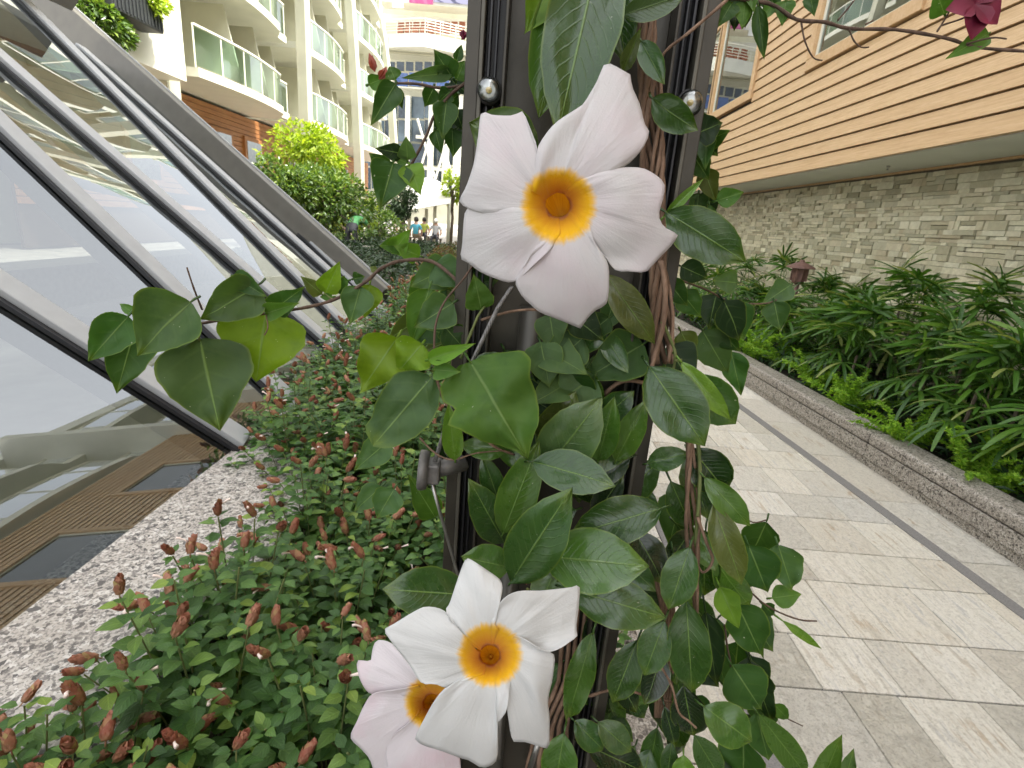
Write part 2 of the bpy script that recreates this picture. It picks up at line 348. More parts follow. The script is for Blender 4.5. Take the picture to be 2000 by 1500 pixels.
M['wood'] = wood_mat('honey_wood_siding', (0.47, 0.295, 0.15), (0.63, 0.43, 0.24), (0.71, 0.52, 0.32), (1.2, 1.6, 55))
M['wood_frame'] = wood_mat('honey_wood_window_frame', (0.50, 0.31, 0.15), (0.60, 0.40, 0.22), (0.66, 0.46, 0.28), (8, 8, 8))
M['wood_far'] = wood_mat('orange_wood_siding', (0.34, 0.14, 0.05), (0.45, 0.20, 0.075), (0.50, 0.26, 0.11), (1, 1, 9))
M['gap'] = plain('dark_board_gap', (0.05, 0.03, 0.018), 0.8)
M['white'] = plain('white_ship_paint', (0.72, 0.715, 0.61), 0.45, 0, 1.5, 0.05)
M['cream'] = plain('cream_ship_paint', (0.56, 0.55, 0.43), 0.5, 0, 1.2, 0.08)
M['soffit'] = plain('pale_grey_soffit', (0.74, 0.74, 0.69), 0.5, 0, 2, 0.06)
M['mullion'] = plain('silver_grey_coated_aluminium', (0.33, 0.34, 0.345), 0.45, 0.0, 14, 0.06, 0.03)
M['ridge'] = plain('taupe_coated_beam', (0.115, 0.108, 0.09), 0.45, 0.2, 10, 0.08)
M['inner_frame'] = plain('dark_inner_frame', (0.12, 0.125, 0.125), 0.5, 0.2)
M['orange'] = plain('orange_seat_fabric', (0.36, 0.13, 0.07), 0.7)
M['interior'] = plain('dim_interior_plaster', (0.24, 0.22, 0.17), 0.8)
M['dark_glass'] = plain('dark_window_glass', (0.05, 0.07, 0.09), 0.08, 0, 3, 0.3)
M['blue_glass'] = plain('blue_tinted_glass', (0.07, 0.12, 0.28), 0.1, 0, 3, 0.3)
M['atrium_glass'] = plain('grey_blue_atrium_glass', (0.09, 0.125, 0.15), 0.1, 0, 0.5, 0.7)
M['curtain'] = plain('pale_curtain', (0.50, 0.54, 0.50), 0.8, 0, 6, 0.25)
M['black_box'] = plain('black_planter', (0.03, 0.034, 0.036), 0.5)
M['lantern'] = plain('rusty_brown_lantern', (0.16, 0.085, 0.065), 0.6, 0.2, 30, 0.3)
M['canvas'] = plain('white_canvas', (0.80, 0.79, 0.74), 0.8)
def glass_mat(name, tint, base, rough=0.0):
    g = G(name); fr = g.n('Fresnel', {'IOR': 1.5}).outputs[0]
    fac = g.math('ADD', g.math('MULTIPLY', fr, 1.0 - base), base)
    c = g.coord(); nrm = g.bump(g.noise(1.3, 2, c), 0.02, 0.02)
    gl = g.n('BsdfGlossy', {'Color': (0.93, 0.96, 0.97), 'Roughness': g.math('ADD', g.math('MULTIPLY', g.ramp(g.noise(3.5, 5, c, 0.7), [(0.55, 0.0), (0.8, 1.0)]), 0.02), rough), 'Normal': nrm}); tr = g.n('BsdfTransparent', {'Color': tint})
    mx = g.n('MixShader', {0: fac}); g.t.links.new(tr.outputs[0], mx.inputs[1]); g.t.links.new(gl.outputs[0], mx.inputs[2])
    return g.done(mx)
M['canopy_glass'] = glass_mat('coated_canopy_glass', (0.32, 0.36, 0.35), 0.17)
M['window_glass'] = glass_mat('reflective_window_glass', (0.62, 0.70, 0.66), 0.16)
M['dome'] = glass_mat('clear_dome_lens', (0.85, 0.87, 0.86), 0.14, 0.03)
M['rail_glass'] = glass_mat('green_balustrade_glass', (0.50, 0.72, 0.60), 0.07, 0.05)
def screen_mat(name, a, b, st):
    g = G(name); c = g.coord('Object', (0.35, 1, 0.9)); v = g.n('TexWave', {'Vector': c, 'Scale': 0.6, 'Distortion': 9.0, 'Detail': 2.0})
    col = g.mix(g.ramp(v.outputs['Fac'], [(0.86, 0), (0.93, 1)]), a, b)
    return g.done(g.pbr(color=(0.02, 0.02, 0.02), emit=col, estr=st))
M['screen_pink'] = screen_mat('lit_pink_screen', (0.85, 0.10, 0.38), (0.88, 0.25, 0.50), 0.22)
M['screen_lilac'] = screen_mat('lit_lilac_screen', (0.62, 0.60, 0.85), (0.12, 0.12, 0.25), 0.22)
def basic(name, c, r=0.6): M[name] = plain(name, c, r); return M[name]
for n_, c_ in dict(skin=(0.45, 0.27, 0.19), hair_dark=(0.03, 0.022, 0.018), shirt_green=(0.13, 0.45, 0.16), shirt_blue=(0.08, 0.38, 0.50), shirt_black=(0.02, 0.02, 0.022), shirt_grey=(0.45, 0.45, 0.46), trousers=(0.05, 0.05, 0.06), shorts_tan=(0.30, 0.24, 0.16), cap_white=(0.78, 0.76, 0.70), apron_yellow=(0.42, 0.48, 0.08)).items(): basic(n_, c_)

# ================================================================== SETTING
XS, XW, ZB = 4.2, 3.4, 2.315                              # stone face, wood face, underside of the overhang
xk = lambda y: 2.57 - 0.055 * (y - 2.4)                   # foot of the planter kerb beyond the path
xs_ = lambda y: 2.235 - 0.072 * (y - 2.2)                 # inlay band, its path side
tag(MB().box((-60, -40, -0.12), (60, 140, -0.04)).build('ground', M['deck']), kind='structure')

def clip(poly, fn):                                       # keep points with fn(x,y)>=0
    out = []
    for (a, b) in zip(poly, poly[1:] + poly[:1]):
        fa, fb = fn(*a), fn(*b)
        if fa >= 0: out.append(a)
        if fa * fb < 0:
            t = fa / (fa - fb); out.append((lerp(a[0], b[0], t), lerp(a[1], b[1], t)))
    return out
path = tag(MB().prism([(0.3, -3), (3.2, -3), (2.6, 13), (0.3, 13)], -0.04, -0.007).build('path', M['grout']), kind='structure')
rowy = [0.555, 0.86, 1.165, 1.47, 1.735, 2.09, 2.34, 2.67, 2.95, 3.31, 3.62, 3.97] + [4.28 + 0.31 * i for i in range(14)]
joints = {2: [0.93, 1.21, 1.40, 1.68, 1.97], 3: [1.15, 1.44, 1.60, 1.86]}
def tile(poly, z=0.0):
    if len(poly) > 2:
        cx = sum(p[0] for p in poly) / len(poly); cy_ = sum(p[1] for p in poly) / len(poly)
        o = MB().prism([(x - cx, y - cy_) for x, y in poly], -0.03, z).build('tile', M['tile'], None, bevel=0.0025)
        o.location = (cx, cy_, rnd(-0.0008, 0.0008)); o.parent = path
for i in range(len(rowy) - 1):
    y0, y1 = rowy[i] + 0.0034, rowy[i + 1] - 0.0034
    js = joints.get(i) or []
    if not js:
        x = 0.87 + rnd(0.12, 0.3)
        while x < 2.4: js.append(x); x += random.choice([0.19, 0.28, 0.28, 0.3])
    xs = [0.875] + js + [2.7]
    for a, b in zip(xs, xs[1:]):
        tile(clip([(a + 0.002, y0), (b - 0.002, y0), (b - 0.002, y1), (a + 0.002, y1)], lambda x, y: xs_(y) - 0.003 - x))
    if i % 2 == 0:
        yb = rowy[min(i + 2, len(rowy) - 1)] - 0.003
        tile([(xs_(y0) + 0.074, y0), (xk(y0) + 0.05, y0), (xk(yb) + 0.05, yb), (xs_(yb) + 0.074, yb)])
        tile([(0.44, y0), (0.798, y0), (0.798, yb), (0.44, yb)])
band = MB()
tag(MB().prism([(xs_(0), 0), (xs_(0) + 0.071, 0), (xs_(13) + 0.071, 13), (xs_(13), 13)], -0.03, 0.001).build('inlay_band', M['strip'], path), 'smooth grey band set along the path')
MB().prism([(0.802, 0), (0.871, 0), (0.871, 13), (0.802, 13)], -0.03, 0.001).build('inlay_band', M['strip'], path)

def kerb(name, label, fn, sgn, ys):                        # granite plinth, face and rounded coping in blocks
    k = thing(name, (fn(3), 3, 0), label, 'kerb')
    for y0, y1 in zip(ys, ys[1:]):
        p0, p1 = Vector((fn(y0), y0 + 0.003, 0)), Vector((fn(y1), y1 - 0.003, 0)); d = (p1 - p0).normalized(); sd_ = Vector((d.y, -d.x, 0)) * sgn
        for nm, a, b, z0, z1, bv in (('plinth_block', 0.022, 0.16, -0.03, 0.058, 0.003), ('face_block', 0.0, 0.16, 0.063, 0.158, 0.003), ('coping_slab', -0.006, 0.19, 0.163, 0.245, 0.02)):
            MB().obox(p0 + sd_ * (a + b) / 2, p1 + sd_ * (a + b) / 2, sd_, b - a, (0, 0, 1), z0, z1).build(nm, M['granite_kerb'], k, bevel=bv)
    return k
kerb('planter_kerb', 'low brown granite kerb of the palm bed along the path', xk, 1, [-1.5, -0.25, 1.0, 2.25, 3.5, 4.75, 6.0, 7.25, 8.5, 9.75, 11.0])
kerb('planter_kerb', 'low brown granite kerb under the hanging vine leaves', lambda y: 0.455, -1, [-1.5, -0.2, 1.35, 2.6, 3.9, 5.2, 6.5, 9.0])
tag(MB().prism([(xk(-1.5) + 0.12, -1.5), (XS + 0.05, -1.5), (XS + 0.05, 14), (xk(14) + 0.12, 14)], -0.03, 0.17).build('soil', M['soil']), kind='structure')
tag(MB().box((-0.86, -1.5, -0.03), (0.28, 9, 0.17)).build('soil', M['soil']), kind='structure')

# ---- building beyond the palm bed: stone base, wood storey, balconies above
rb = thing('wood_clad_building', (XS, 5, 0), 'building with honey wood siding over a split stone base', 'building')
MB().box((XS + 0.02, -10, -0.05), (XS + 0.4, 22, ZB)).build('wall', M['stone_bed'], rb)
stones = []
z = 0.12
while z < ZB - 0.05:
    h = random.choice([0.032, 0.04, 0.05, 0.065, 0.085]); h = min(h, ZB - 0.012 - z)
    y = 2.4 + rnd(-0.2, 0)
    while y < 17:
        ln = random.choice([0.07, 0.09, 0.13, 0.17, 0.22, 0.28]) * rnd(0.85, 1.15)
        parts = [(z, h)] if h < 0.075 or random.random() < 0.5 else [(z, h * 0.48), (z + h * 0.52, h * 0.48)]
        for (za, ha) in parts: stones.append((y, ln, za, ha, rnd(0.003, 0.032)))
        y += ln
    z += h
vis = [s for s in stones if s[0] > 4.5 and s[2] + s[3] > 0.85 and s[0] < 13]
vis.sort(key=lambda s: -(s[1] * s[3]) / s[0] ** 2); top = set(vis[:300])
mass = MB()
for s in stones:
    y, ln, za, ha, pr = s
    if s in top:
        o = MB().box((-pr, -ln / 2 + 0.002, -ha / 2 + 0.0015), (0.025, ln / 2 - 0.002, ha / 2 - 0.0015)).build('stone', M['stone'])
        o.location = (0, y + ln / 2 - 5, za + ha / 2); o.parent = rb
    else: mass.box((XS - pr, y + 0.002, za + 0.0015), (XS + 0.025, y + ln - 0.002, za + ha - 0.0015))
tag(mass.build('stone_courses', M['stone_mass'], rb), kind='stuff')
MB().box((XW + 0.05, -10, ZB + 0.004), (XS + 0.3, 22, ZB + 0.03)).build('soffit', M['soffit'], rb)
MB().box((XS - 0.05, -10, ZB - 0.02), (XS - 0.02, 22, ZB + 0.002)).build('soffit_trim', M['wood_frame'], rb)
nz_ = at_z(1735, 325, ZB)
MB().lathe([(0.018, 0), (0.018, -0.012), (0.006, -0.014), (0.006, -0.035), (0.014, -0.037), (0.014, -0.041)], nz_ + Vector((0, 0, 0.004)), 10).build('sprinkler', M['steel'], rb, True)
zl = [at_x(2000, q, XW).z for q in (258, 214, 172, 130, 88, 46, 6)]
bh = (zl[-1] - zl[0]) / 6
zedge = [ZB - 0.01] + zl[1:]
while zedge[-1] < 10.5: zedge.append(zedge[-1] + bh)
wins = []                                                 # (y0,y1,z0,z1) of the glass
a, b = at_x(1392, 217, XW), at_x(1466, 186, XW); wins.append((b.y, a.y, (a.z + b.z) / 2, (a.z + b.z) / 2 + 1.55))
a, b = at_x(1592, 110, XW), at_x(1795, 2, XW); wins.append((b.y, a.y, (a.z + b.z) / 2, (a.z + b.z) / 2 + 1.55))
for y in (-0.6, -4.6, 11.5, 15.5, 19): wins.append((y, y + 1.3, wins[1][2], wins[1][3]))
for y in (-5.5, -2.2, 1.1, 4.4, 7.7, 11.0): wins.append((y, y + 1.6, 7.6, 9.4))
FW = 0.13
for z0, z1 in zip(zedge, zedge[1:]):
    cuts = sorted((w0 - FW, w1 + FW) for w0, w1, q0, q1 in wins if z1 > q0 - FW and z0 < q1 + FW)
    y = -10; ye = 22 if z0 < 5.2 else 15
    for c0, c1 in cuts + [(ye, ye)]:
        c0 = min(c0, ye)
        if c0 - y > 0.05:
            ln = c0 - y
            mb = MB(); mb.add([(-0.022, 0, 0.020), (-0.006, 0, z1 - z0 + 0.004), (0.03, 0, z1 - z0 + 0.004), (0.03, 0, 0.020), (-0.022, ln, 0.020), (-0.006, ln, z1 - z0 + 0.004), (0.03, ln, z1 - z0 + 0.004), (0.03, ln, 0.020)],
                              [(0,1,2,3),(7,6,5,4),(0,4,5,1),(1,5,6,2),(2,6,7,3),(3,7,4,0)])
            o = mb.build('siding_board', M['wood']); o.location = (XW - XS, y - 5, z0); o.parent = rb
        y = c1
MB().box((XW + 0.036, -10, 5.302), (XW + 0.061, 15, 10.7)).build('board_backing', M['gap'], rb)
MB().box((XW + 0.035, -10, ZB + 0.035), (XW + 0.06, 22, 5.3)).build('board_backing', M['gap'], rb)
MB().box((XW + 0.2, 22.02, 0), (XW + 0.5, 44, 5.2)).build('wall', M['cream'], rb)
for w0, w1, q0, q1 in wins:
    f = MB(); f.box((XW - 0.045, w0 - FW, q0 - FW), (XW + 0.034, w1 + FW, q0)); f.box((XW - 0.045, w0 - FW, q1), (XW + 0.034, w1 + FW, q1 + FW))
    f.box((XW - 0.047, w0 - FW, q0 + 0.002), (XW + 0.034, w0, q1 - 0.002)); f.box((XW - 0.047, w1, q0 + 0.002), (XW + 0.034, w1 + FW, q1 - 0.002))
    wf = f.build('window', M['wood_frame'], rb, bevel=0.006)
    i_ = MB(); i_.box((XW - 0.002, w0 + 0.002, q0 + 0.002), (XW + 0.03, w0 + 0.05, q1 - 0.002)); i_.box((XW - 0.002, w1 - 0.05, q0 + 0.002), (XW + 0.03, w1 - 0.002, q1 - 0.002)); i_.box((XW, w0 + 0.052, q0 + 0.002), (XW + 0.03, w1 - 0.052, q0 + 0.03)); i_.box((XW, w0 + 0.052, q1 - 0.03), (XW + 0.03, w1 - 0.052, q1 - 0.002))
    i_.build('sash', M['white'], wf)
    MB().box((XW + 0.012, w0 + 0.05, q0 + 0.03), (XW + 0.018, w1 - 0.05, q1 - 0.03)).build('pane', M['window_glass'], wf)
    MB().box((XW + 0.028, w0 + 0.05, q0 + 0.03), (XW + 0.033, w1 - 0.05, q1 - 0.03)).build('curtain', M['curtain'], wf)

def edge_x(X, sgn, t, bulge):
    k = 0.72 + 0.28 * math.sin(math.pi * min(t / 0.86, 1)); q = min(1, max(0, (t - 0.80) / 0.08)); q = q * q * (3 - 2 * q)
    return X + sgn * bulge * lerp(k, 0.38, q)
def balcony(parent, X, sgn, y0, y1, z, bulge, deep=2.0, n=18):
    ts = [i / n for i in range(n + 1)]; pts = [(edge_x(X, sgn, t, bulge), lerp(y0, y1, t)) for t in ts]
    poly = pts + [(X - sgn * deep, y1), (X - sgn * deep, y0)]
    if sgn < 0: poly = poly[::-1]
    MB().prism(poly if sgn < 0 else poly, z - 0.24, z).build('balcony_slab', M['white'], parent)
    gl = MB(); rl = [Vector((x - sgn * 0.08, y, z + 1.08)) for x, y in pts]
    for (x0, ya), (x1, yb) in zip(pts, pts[1:]):
        gl.add([(x0 - sgn * 0.08, ya, z + 0.06), (x1 - sgn * 0.08, yb, z + 0.06), (x1 - sgn * 0.08, yb, z + 1.04), (x0 - sgn * 0.08, ya, z + 1.04)], [(0, 1, 2, 3)])
    gl.build('glass_balustrade', M['rail_glass'], parent)
    MB().tube(rl, 0.045, 5).build('handrail', M['white'], parent)
    ps = MB()
    for i in range(0, n + 1, 3): ps.tube([(pts[i][0] - sgn * 0.08, pts[i][1], z), (pts[i][0] - sgn * 0.08, pts[i][1], z + 1.08)], 0.025, 5)
    ps.build('balustrade_posts', M['white'], parent)['kind'] = 'stuff'
    xb = X - sgn * (deep - 0.06)
    for k, t in enumerate((0.12, 0.42, 0.70)):
        ya = lerp(y0, y1, t); dw = min(2.2, (y1 - y0) * 0.2)
        MB().box((min(xb, xb + sgn * 0.05), ya, z + 0.02), (max(xb, xb + sgn * 0.05), ya + dw, z + 2.1)).build('cabin_door', M['dark_glass'] if k % 2 else M['curtain'], parent)
    for t in (0.36, 0.66, 0.99):
        ya = lerp(y0, y1, t); xe = edge_x(X, sgn, min(t, 0.85), bulge) - sgn * 0.25
        q = MB().add([(xb, ya, z), (xe, ya, z), (xe - sgn * 0.5, ya, z + 2.35), (xb, ya, z + 2.35), (xb, ya + 0.06, z), (xe, ya + 0.06, z), (xe - sgn * 0.5, ya + 0.06, z + 2.35), (xb, ya + 0.06, z + 2.35)], [(0,1,2,3),(7,6,5,4),(0,4,5,1),(1,5,6,2),(2,6,7,3),(3,7,4,0)])
        q.build('divider', M['cream'], parent)
for lv in range(4):
    for y0, y1 in (() if lv < 2 else ((-9.5, -1), (-1, 7.5), (7.5, 15))) + ((15, 23), (23, 32), (32, 42)): balcony(rb, XW + 0.7, -1, y0, y1, 5.55 + 2.75 * lv, 0.9)
MB().box((XW + 2.7, -10, 5.25), (XW + 3.2, 44, 17.2)).build('wall', M['cream'], rb)
MB().box((XW + 0.3, -10, 16.25), (XW + 2.69, 44, 16.9)).build('parapet', M['white'], rb)
for y in (-9.6, -1.05, 7.45, 15, 23, 32, 42): MB().box((XW - 0.35, y - 0.16, 10.8 if y < 14 else 5.22), (XW + 2.6, y + 0.16, 16.2)).build('facade_rib', M['white'], rb)

# ---- sloping glass canopy beside the shrub bed
TH = R(40); UPS = Vector((-math.cos(TH), 0, math.sin(TH))); NRM = Vector((math.sin(TH), 0, math.cos(TH))); LS = 3.85; ZL = 0.55; XG = -1.03
cp = thing('glass_canopy', (XG, 3, ZL), 'sloping faceted glass canopy with silver mullions beside the shrub bed', 'glass canopy')
gp = lambda y, s, n_=0.0: Vector((XG, y, ZL)) + UPS * s + NRM * n_
def on_plane(px, py, n_):                                  # where a pixel's ray meets the glass plane raised by n_
    d_ = ray(px, py); o_ = gp(0, 0, n_); return CAM + d_ * ((o_ - CAM).dot(NRM) / d_.dot(NRM))
mull = [(-1.9, -2.2, 0), (-0.6, -0.45, 0.05), (0.42, 0.2, 0)]
for (fx, fy, tx, ty, n_) in ((455, 878, 0, 592, 0.0), (532, 779, 0, 272, 0.06), (648, 690, 0, 128, -0.08), (670, 642, 52, 20, -0.20), (722, 604, 240, 176, -0.36), (738, 601, 368, 250, -0.42), (752, 568, 514, 366, -0.36)):
    p = on_plane(fx, fy, 0); q = on_plane(tx, ty, n_); k_ = (LS - 0) / (q - gp(0, 0)).dot(UPS); e_ = p + (q - p) * ((LS - (p - gp(0, 0)).dot(UPS)) / ((q - p).dot(UPS)))
    f_ = p - (q - p) * ((p - gp(0, 0)).dot(UPS) / (q - p).dot(UPS))
    mull.append((f_.y, e_.y, (e_ - gp(0, 0)).dot(NRM)))
fin = (mull[-1][0] + 0.2, mull[-1][1] + 0.12, mull[-1][2] - 0.05)
for i, (f, t, k) in enumerate(mull):
    p, q = gp(f, -0.02), gp(t, LS, k); d = (q - p).normalized(); nn = (NRM - d * NRM.dot(d)).normalized(); sdv = d.cross(nn)
    if sdv.y < 0: sdv = -sdv
    m_ = MB().obox(p + sdv * 0.058, q + sdv * 0.058, sdv, 0.094, nn, 0.006, 0.04).build('mullion', M['mullion'], cp, bevel=0.004)
    MB().obox(p - sdv * 0.003, q - sdv * 0.003, sdv, 0.018, nn, 0.004, 0.020).build('gasket', M['rubber'], m_)
    MB().obox(p + sdv * 0.111, q + sdv * 0.111, sdv, 0.010, nn, 0.004, 0.018).build('gasket', M['rubber'], m_)
    MB().obox(p + sdv * 0.02, q + sdv * 0.02, sdv, 0.09, nn, -0.09, -0.02).build('inner_rafter', M['inner_frame'], m_)
    f2, t2, k2 = (mull + [fin])[i + 1]
    pane = MB().grid(lambda u, v: gp(lerp(lerp(f, t, v), lerp(f2, t2, v), u), v * LS, lerp(k, k2, u) * v), 2, 8)
    pane.build('glass_pane', M['canopy_glass'], cp, True)
    for s in (1.55, 2.9):
        v = s / LS; a = gp(lerp(f, t, v), s, k * v - 0.06); b = gp(lerp(f2, t2, v), s, k2 * v - 0.06)
        MB().obox(a, b, UPS, 0.05, NRM, -0.05, 0).build('purlin', M['inner_frame'], cp)
p, q = on_plane(752, 552, 0.10), on_plane(130, 0, -0.45); d = (q - p).normalized(); p = p - d * 0.12; q = q + d * 0.5
sdv = d.cross(NRM); sdv = sdv if sdv.y > 0 else -sdv
MB().obox(p - sdv * 0.075, q - sdv * 0.075, sdv, 0.15, NRM, -0.3, 0.0).build('end_beam', M['ridge'], cp, bevel=0.008)
MB().obox(p - sdv * 0.012, q - sdv * 0.012, sdv, 0.02, NRM, 0.001, 0.012).build('end_beam_lip', M['mullion'], cp)
MB().obox(gp(-2.6, LS), gp(5.1, LS), UPS, 0.3, NRM, -0.1, 0.12).build('ridge_beam', M['mullion'], cp, bevel=0.01)
MB().box((-6.2, -2.6, -0.02), (-1.1, 5.3, 0.02)).build('atrium_floor', M['deck'], cp)
MB().box((-6.3, -2.6, 0.02), (-6.2, 5.3, 3.0)).build('atrium_wall', M['interior'], cp)
for k in range(3): MB().box((-5.2 + k * 1.1, -2.5, 0.25 + 0.25 * k), (-4.9 + k * 1.1, 5.0, 0.5 + 0.25 * k)).build('interior_beam', M['interior'], cp)
lg = thing('granite_ledge', (-0.85, 2, 0), 'pale speckled granite ledge at the foot of the glass canopy', 'ledge')
for y0, y1 in ((-1.5, 0.4), (0.405, 2.6), (2.605, 4.8), (4.805, 6.4)):
    MB().box((-1.09, y0, 0.45), (-0.62, y1, ZL)).build('ledge_slab', M['granite'], lg, bevel=0.006)
MB().box((-1.08, -1.5, -0.03), (-0.66, 6.4, 0.449)).build('ledge_wall', M['granite_kerb'], lg)

# ---- curved cabin building across the park
XL = -10.3
lb = thing('balcony_building', (XL, 24, 0), 'white curved cabin block with stacked glass balconies and tall ribs', 'building')
bays = [(16.6, 24.0), (24.0, 31.5), (31.5, 40.5)]
for bi, (y0, y1) in enumerate(bays):
    for lv in range(5): balcony(lb, XL - 0.12 * lv * bi, 1, y0 + 0.25, y1 - 0.25, 4.95 + 2.75 * lv, 1.0 + 0.1 * bi, 2.2)
for ri, yb in enumerate([24.0, 31.5, 40.5]):
    lean = 0.05 * ri
    prev = None; mb = MB(); hs = [0.0, 4, 8, 12, 16, 20]
    ring = [[(XL + 0.7, yb - 0.10), (XL + 1.1, yb - 0.15), (XL + 1.25, yb), (XL + 1.1, yb + 0.15), (XL + 0.7, yb + 0.10)] for _ in hs]
    vs = [(x - lean * (h / 20) ** 2 * 28 , y, h) for h, r_ in zip(hs, ring) for x, y in r_]
    fs = [(i * 5 + j, i * 5 + (j + 1) % 5, (i + 1) * 5 + (j + 1) % 5, (i + 1) * 5 + j) for i in range(len(hs) - 1) for j in range(5)]
    mb.add(vs, fs).build('facade_rib', M['cream'], lb)
MB().box((XL - 2.9, 9.0, 0), (XL - 2.3, 41, 20)).build('wall', M['cream'], lb)
MB().box((XL - 2.2, 8.5, 4.4), (XL + 0.85, 16.0, 20)).build('end_wall', M['white'], lb)
MB().box((XL - 2.2, 16.02, 4.0), (XL + 0.3, 16.6, 20)).build('end_pier', M['cream'], lb)
sid = MB()
for k in range(22): sid.box((XL - 1.22, 12.5, 1.0 + k * 0.165), (XL - 1.14 - 0.012 * (k % 2), 40.5, 1.15 + k * 0.165))
tag(sid.build('siding_boards', M['wood_far'], lb), kind='stuff')
MB().box((XL - 1.3, 12.5, 0), (XL - 1.225, 40.5, 4.64)).build('siding_backing', M['gap'], lb)
for ya in (16.2, 20.6, 23.0, 27.0, 34.5):
    wn = MB().box((XL - 1.16, ya - 0.16, 1.7), (XL - 1.06, ya + 1.36, 3.9)).build('window', M['wood_far'], lb)
    MB().box((XL - 1.075, ya, 1.85), (XL - 1.05, ya + 1.2, 3.75)).build('pane', M['window_glass'], wn)
    MB().box((XL - 1.069, ya + 0.02, 1.86), (XL - 1.0595, ya + 1.18, 3.74)).build('curtain', M['curtain'], wn)

# ---- far end of the park
YF = 62.0
fb = thing('atrium_building', at_y(830, 400, YF), 'white terraced block with a round balcony and glass atrium closing the park', 'building')
def wall_rect(name, x0, y0, x1, y1, mt, Y=YF, th=0.3, parent=None):
    a, b = at_y(x0, y0, Y), at_y(x1, y1, Y)
    return MB().box((a.x, Y, min(a.z, b.z)), (b.x, Y + th, max(a.z, b.z))).build(name, mt, parent or fb)
wall_rect('backing_wall', 560, -140, 1150, 460, M['cream'], YF + 4)
wall_rect('upper_block', 742, -120, 1000, 22, M['white'], YF - 1, 2)
wall_rect('vent', 766, -4, 788, 16, M['soffit'], YF - 1.06, 0.05)
sc1 = wall_rect('terrace_back', 700, 22, 1000, 62, M['soffit'], YF + 2.5)
for k in range(9):
    x = 775 + k * 15; a = at_y(x, 60, YF + 0.6)
    mb = MB(); mb.box((a.x, YF + 0.6, a.z - 0.1), (a.x + 0.62, YF + 1.2, a.z + 0.35)); mb.box((a.x, YF + 1.1, a.z + 0.3), (a.x + 0.62, YF + 1.25, a.z + 1.0))
    mb.build('lounge_seat', M['orange'], fb)
arc = [(722, 92), (735, 80), (752, 72), (775, 66), (800, 64), (830, 64), (860, 67), (890, 72), (930, 80)]
ap = [at_y(x, y, YF - 2.5 + abs(x - 825) * 0.02) for x, y in arc]; zf = ap[5].z
fas = MB()
for a, b in zip(ap, ap[1:]): fas.add([(a.x, a.y, zf), (b.x, b.y, zf), (b.x, b.y, zf - 1.2), (a.x, a.y, zf - 1.2)], [(0, 1, 2, 3)])
fas.add([(p_.x, p_.y, zf) for p_ in ap] + [(p_.x, YF + 3, zf) for p_ in reversed(ap)], [tuple(range(2 * len(ap)))])
fas.add([(p_.x, p_.y, zf - 1.2) for p_ in ap] + [(p_.x, YF + 3, zf - 1.2) for p_ in reversed(ap)], [tuple(range(2 * len(ap) - 1, -1, -1))])
fas.build('round_balcony', M['white'], fb)
rr = MB()
for k in range(5): rr.tube([(p_.x, p_.y, zf + 0.25 + 0.24 * k) for p_ in ap], 0.035 if k < 4 else 0.05, 5)
for p_ in ap: rr.tube([(p_.x, p_.y, zf), (p_.x, p_.y, zf + 1.25)], 0.04, 5)
rr.build('railing', M['white'], fb)
wall_rect('beam', 745, 86, 1000, 92, M['cream'], YF - 1.2); wall_rect('beam', 750, 96, 1000, 101, M['cream'], YF - 0.6)
wall_rect('lintel', 735, 101, 1000, 119, M['cream'], YF - 0.2)
for k in range(10):
    wn = wall_rect('window', 757 + k * 18, 120, 771 + k * 18, 139, M['dark_glass'], YF + 0.1, 0.1)
wall_rect('window_wall', 735, 118, 1000, 141, M['white'], YF + 0.22)
for k in range(6): wall_rect('blue_pane', 772 + k * 27, 141, 796 + k * 27, 169, M['blue_glass'], YF - 0.3)
wall_rect('white_band', 765, 169, 1000, 186, M['white'], YF - 0.8, 1.2)
for k in range(8):
    for j in range(4):
        wall_rect('atrium_pane', 700 + k * 26, 188 + j * 46, 724 + k * 26, 232 + j * 46, M['atrium_glass'] if (k + j) % 3 else M['dark_glass'], YF + 0.5 + 0.1 * ((k * 7 + j * 3) % 3), 0.1)
for x in (738, 760, 792, 838, 868, 890): wall_rect('column', x, 186, x + 5, 400, M['white'], YF - 0.4)
for (x0, y0, x1, y1) in ((815, 350, 850, 232), (850, 350, 815, 232), (850, 350, 885, 232), (885, 350, 850, 232), (885, 350, 920, 232), (672, -10, 772, 150), (655, -10, 735, 110), (700, 190, 768, 300)):
    MB().tube([at_y(x0, y0, YF - 1.5), at_y(x1, y1, YF - 1.5)], 0.13, 6).build('brace', M['white'], fb)
for y_ in (270, 330): wall_rect('transom', 812, y_, 930, y_ + 3, M['white'], YF - 1.3, 0.15)
sp = thing('video_screen', at_y(822, 5, YF - 1.2), 'bright pink panel of the lit screen high on the far block', 'screen')
wall_rect('panel', 800, -40, 845, 8, M['screen_pink'], YF - 1.25, 0.12, sp)
sp = thing('video_screen', at_y(880, 8, YF - 1.2), 'lilac panel with dark line drawing on the far block', 'screen')
wall_rect('panel', 848, -40, 1000, 15, M['screen_lilac'], YF - 1.25, 0.12, sp)

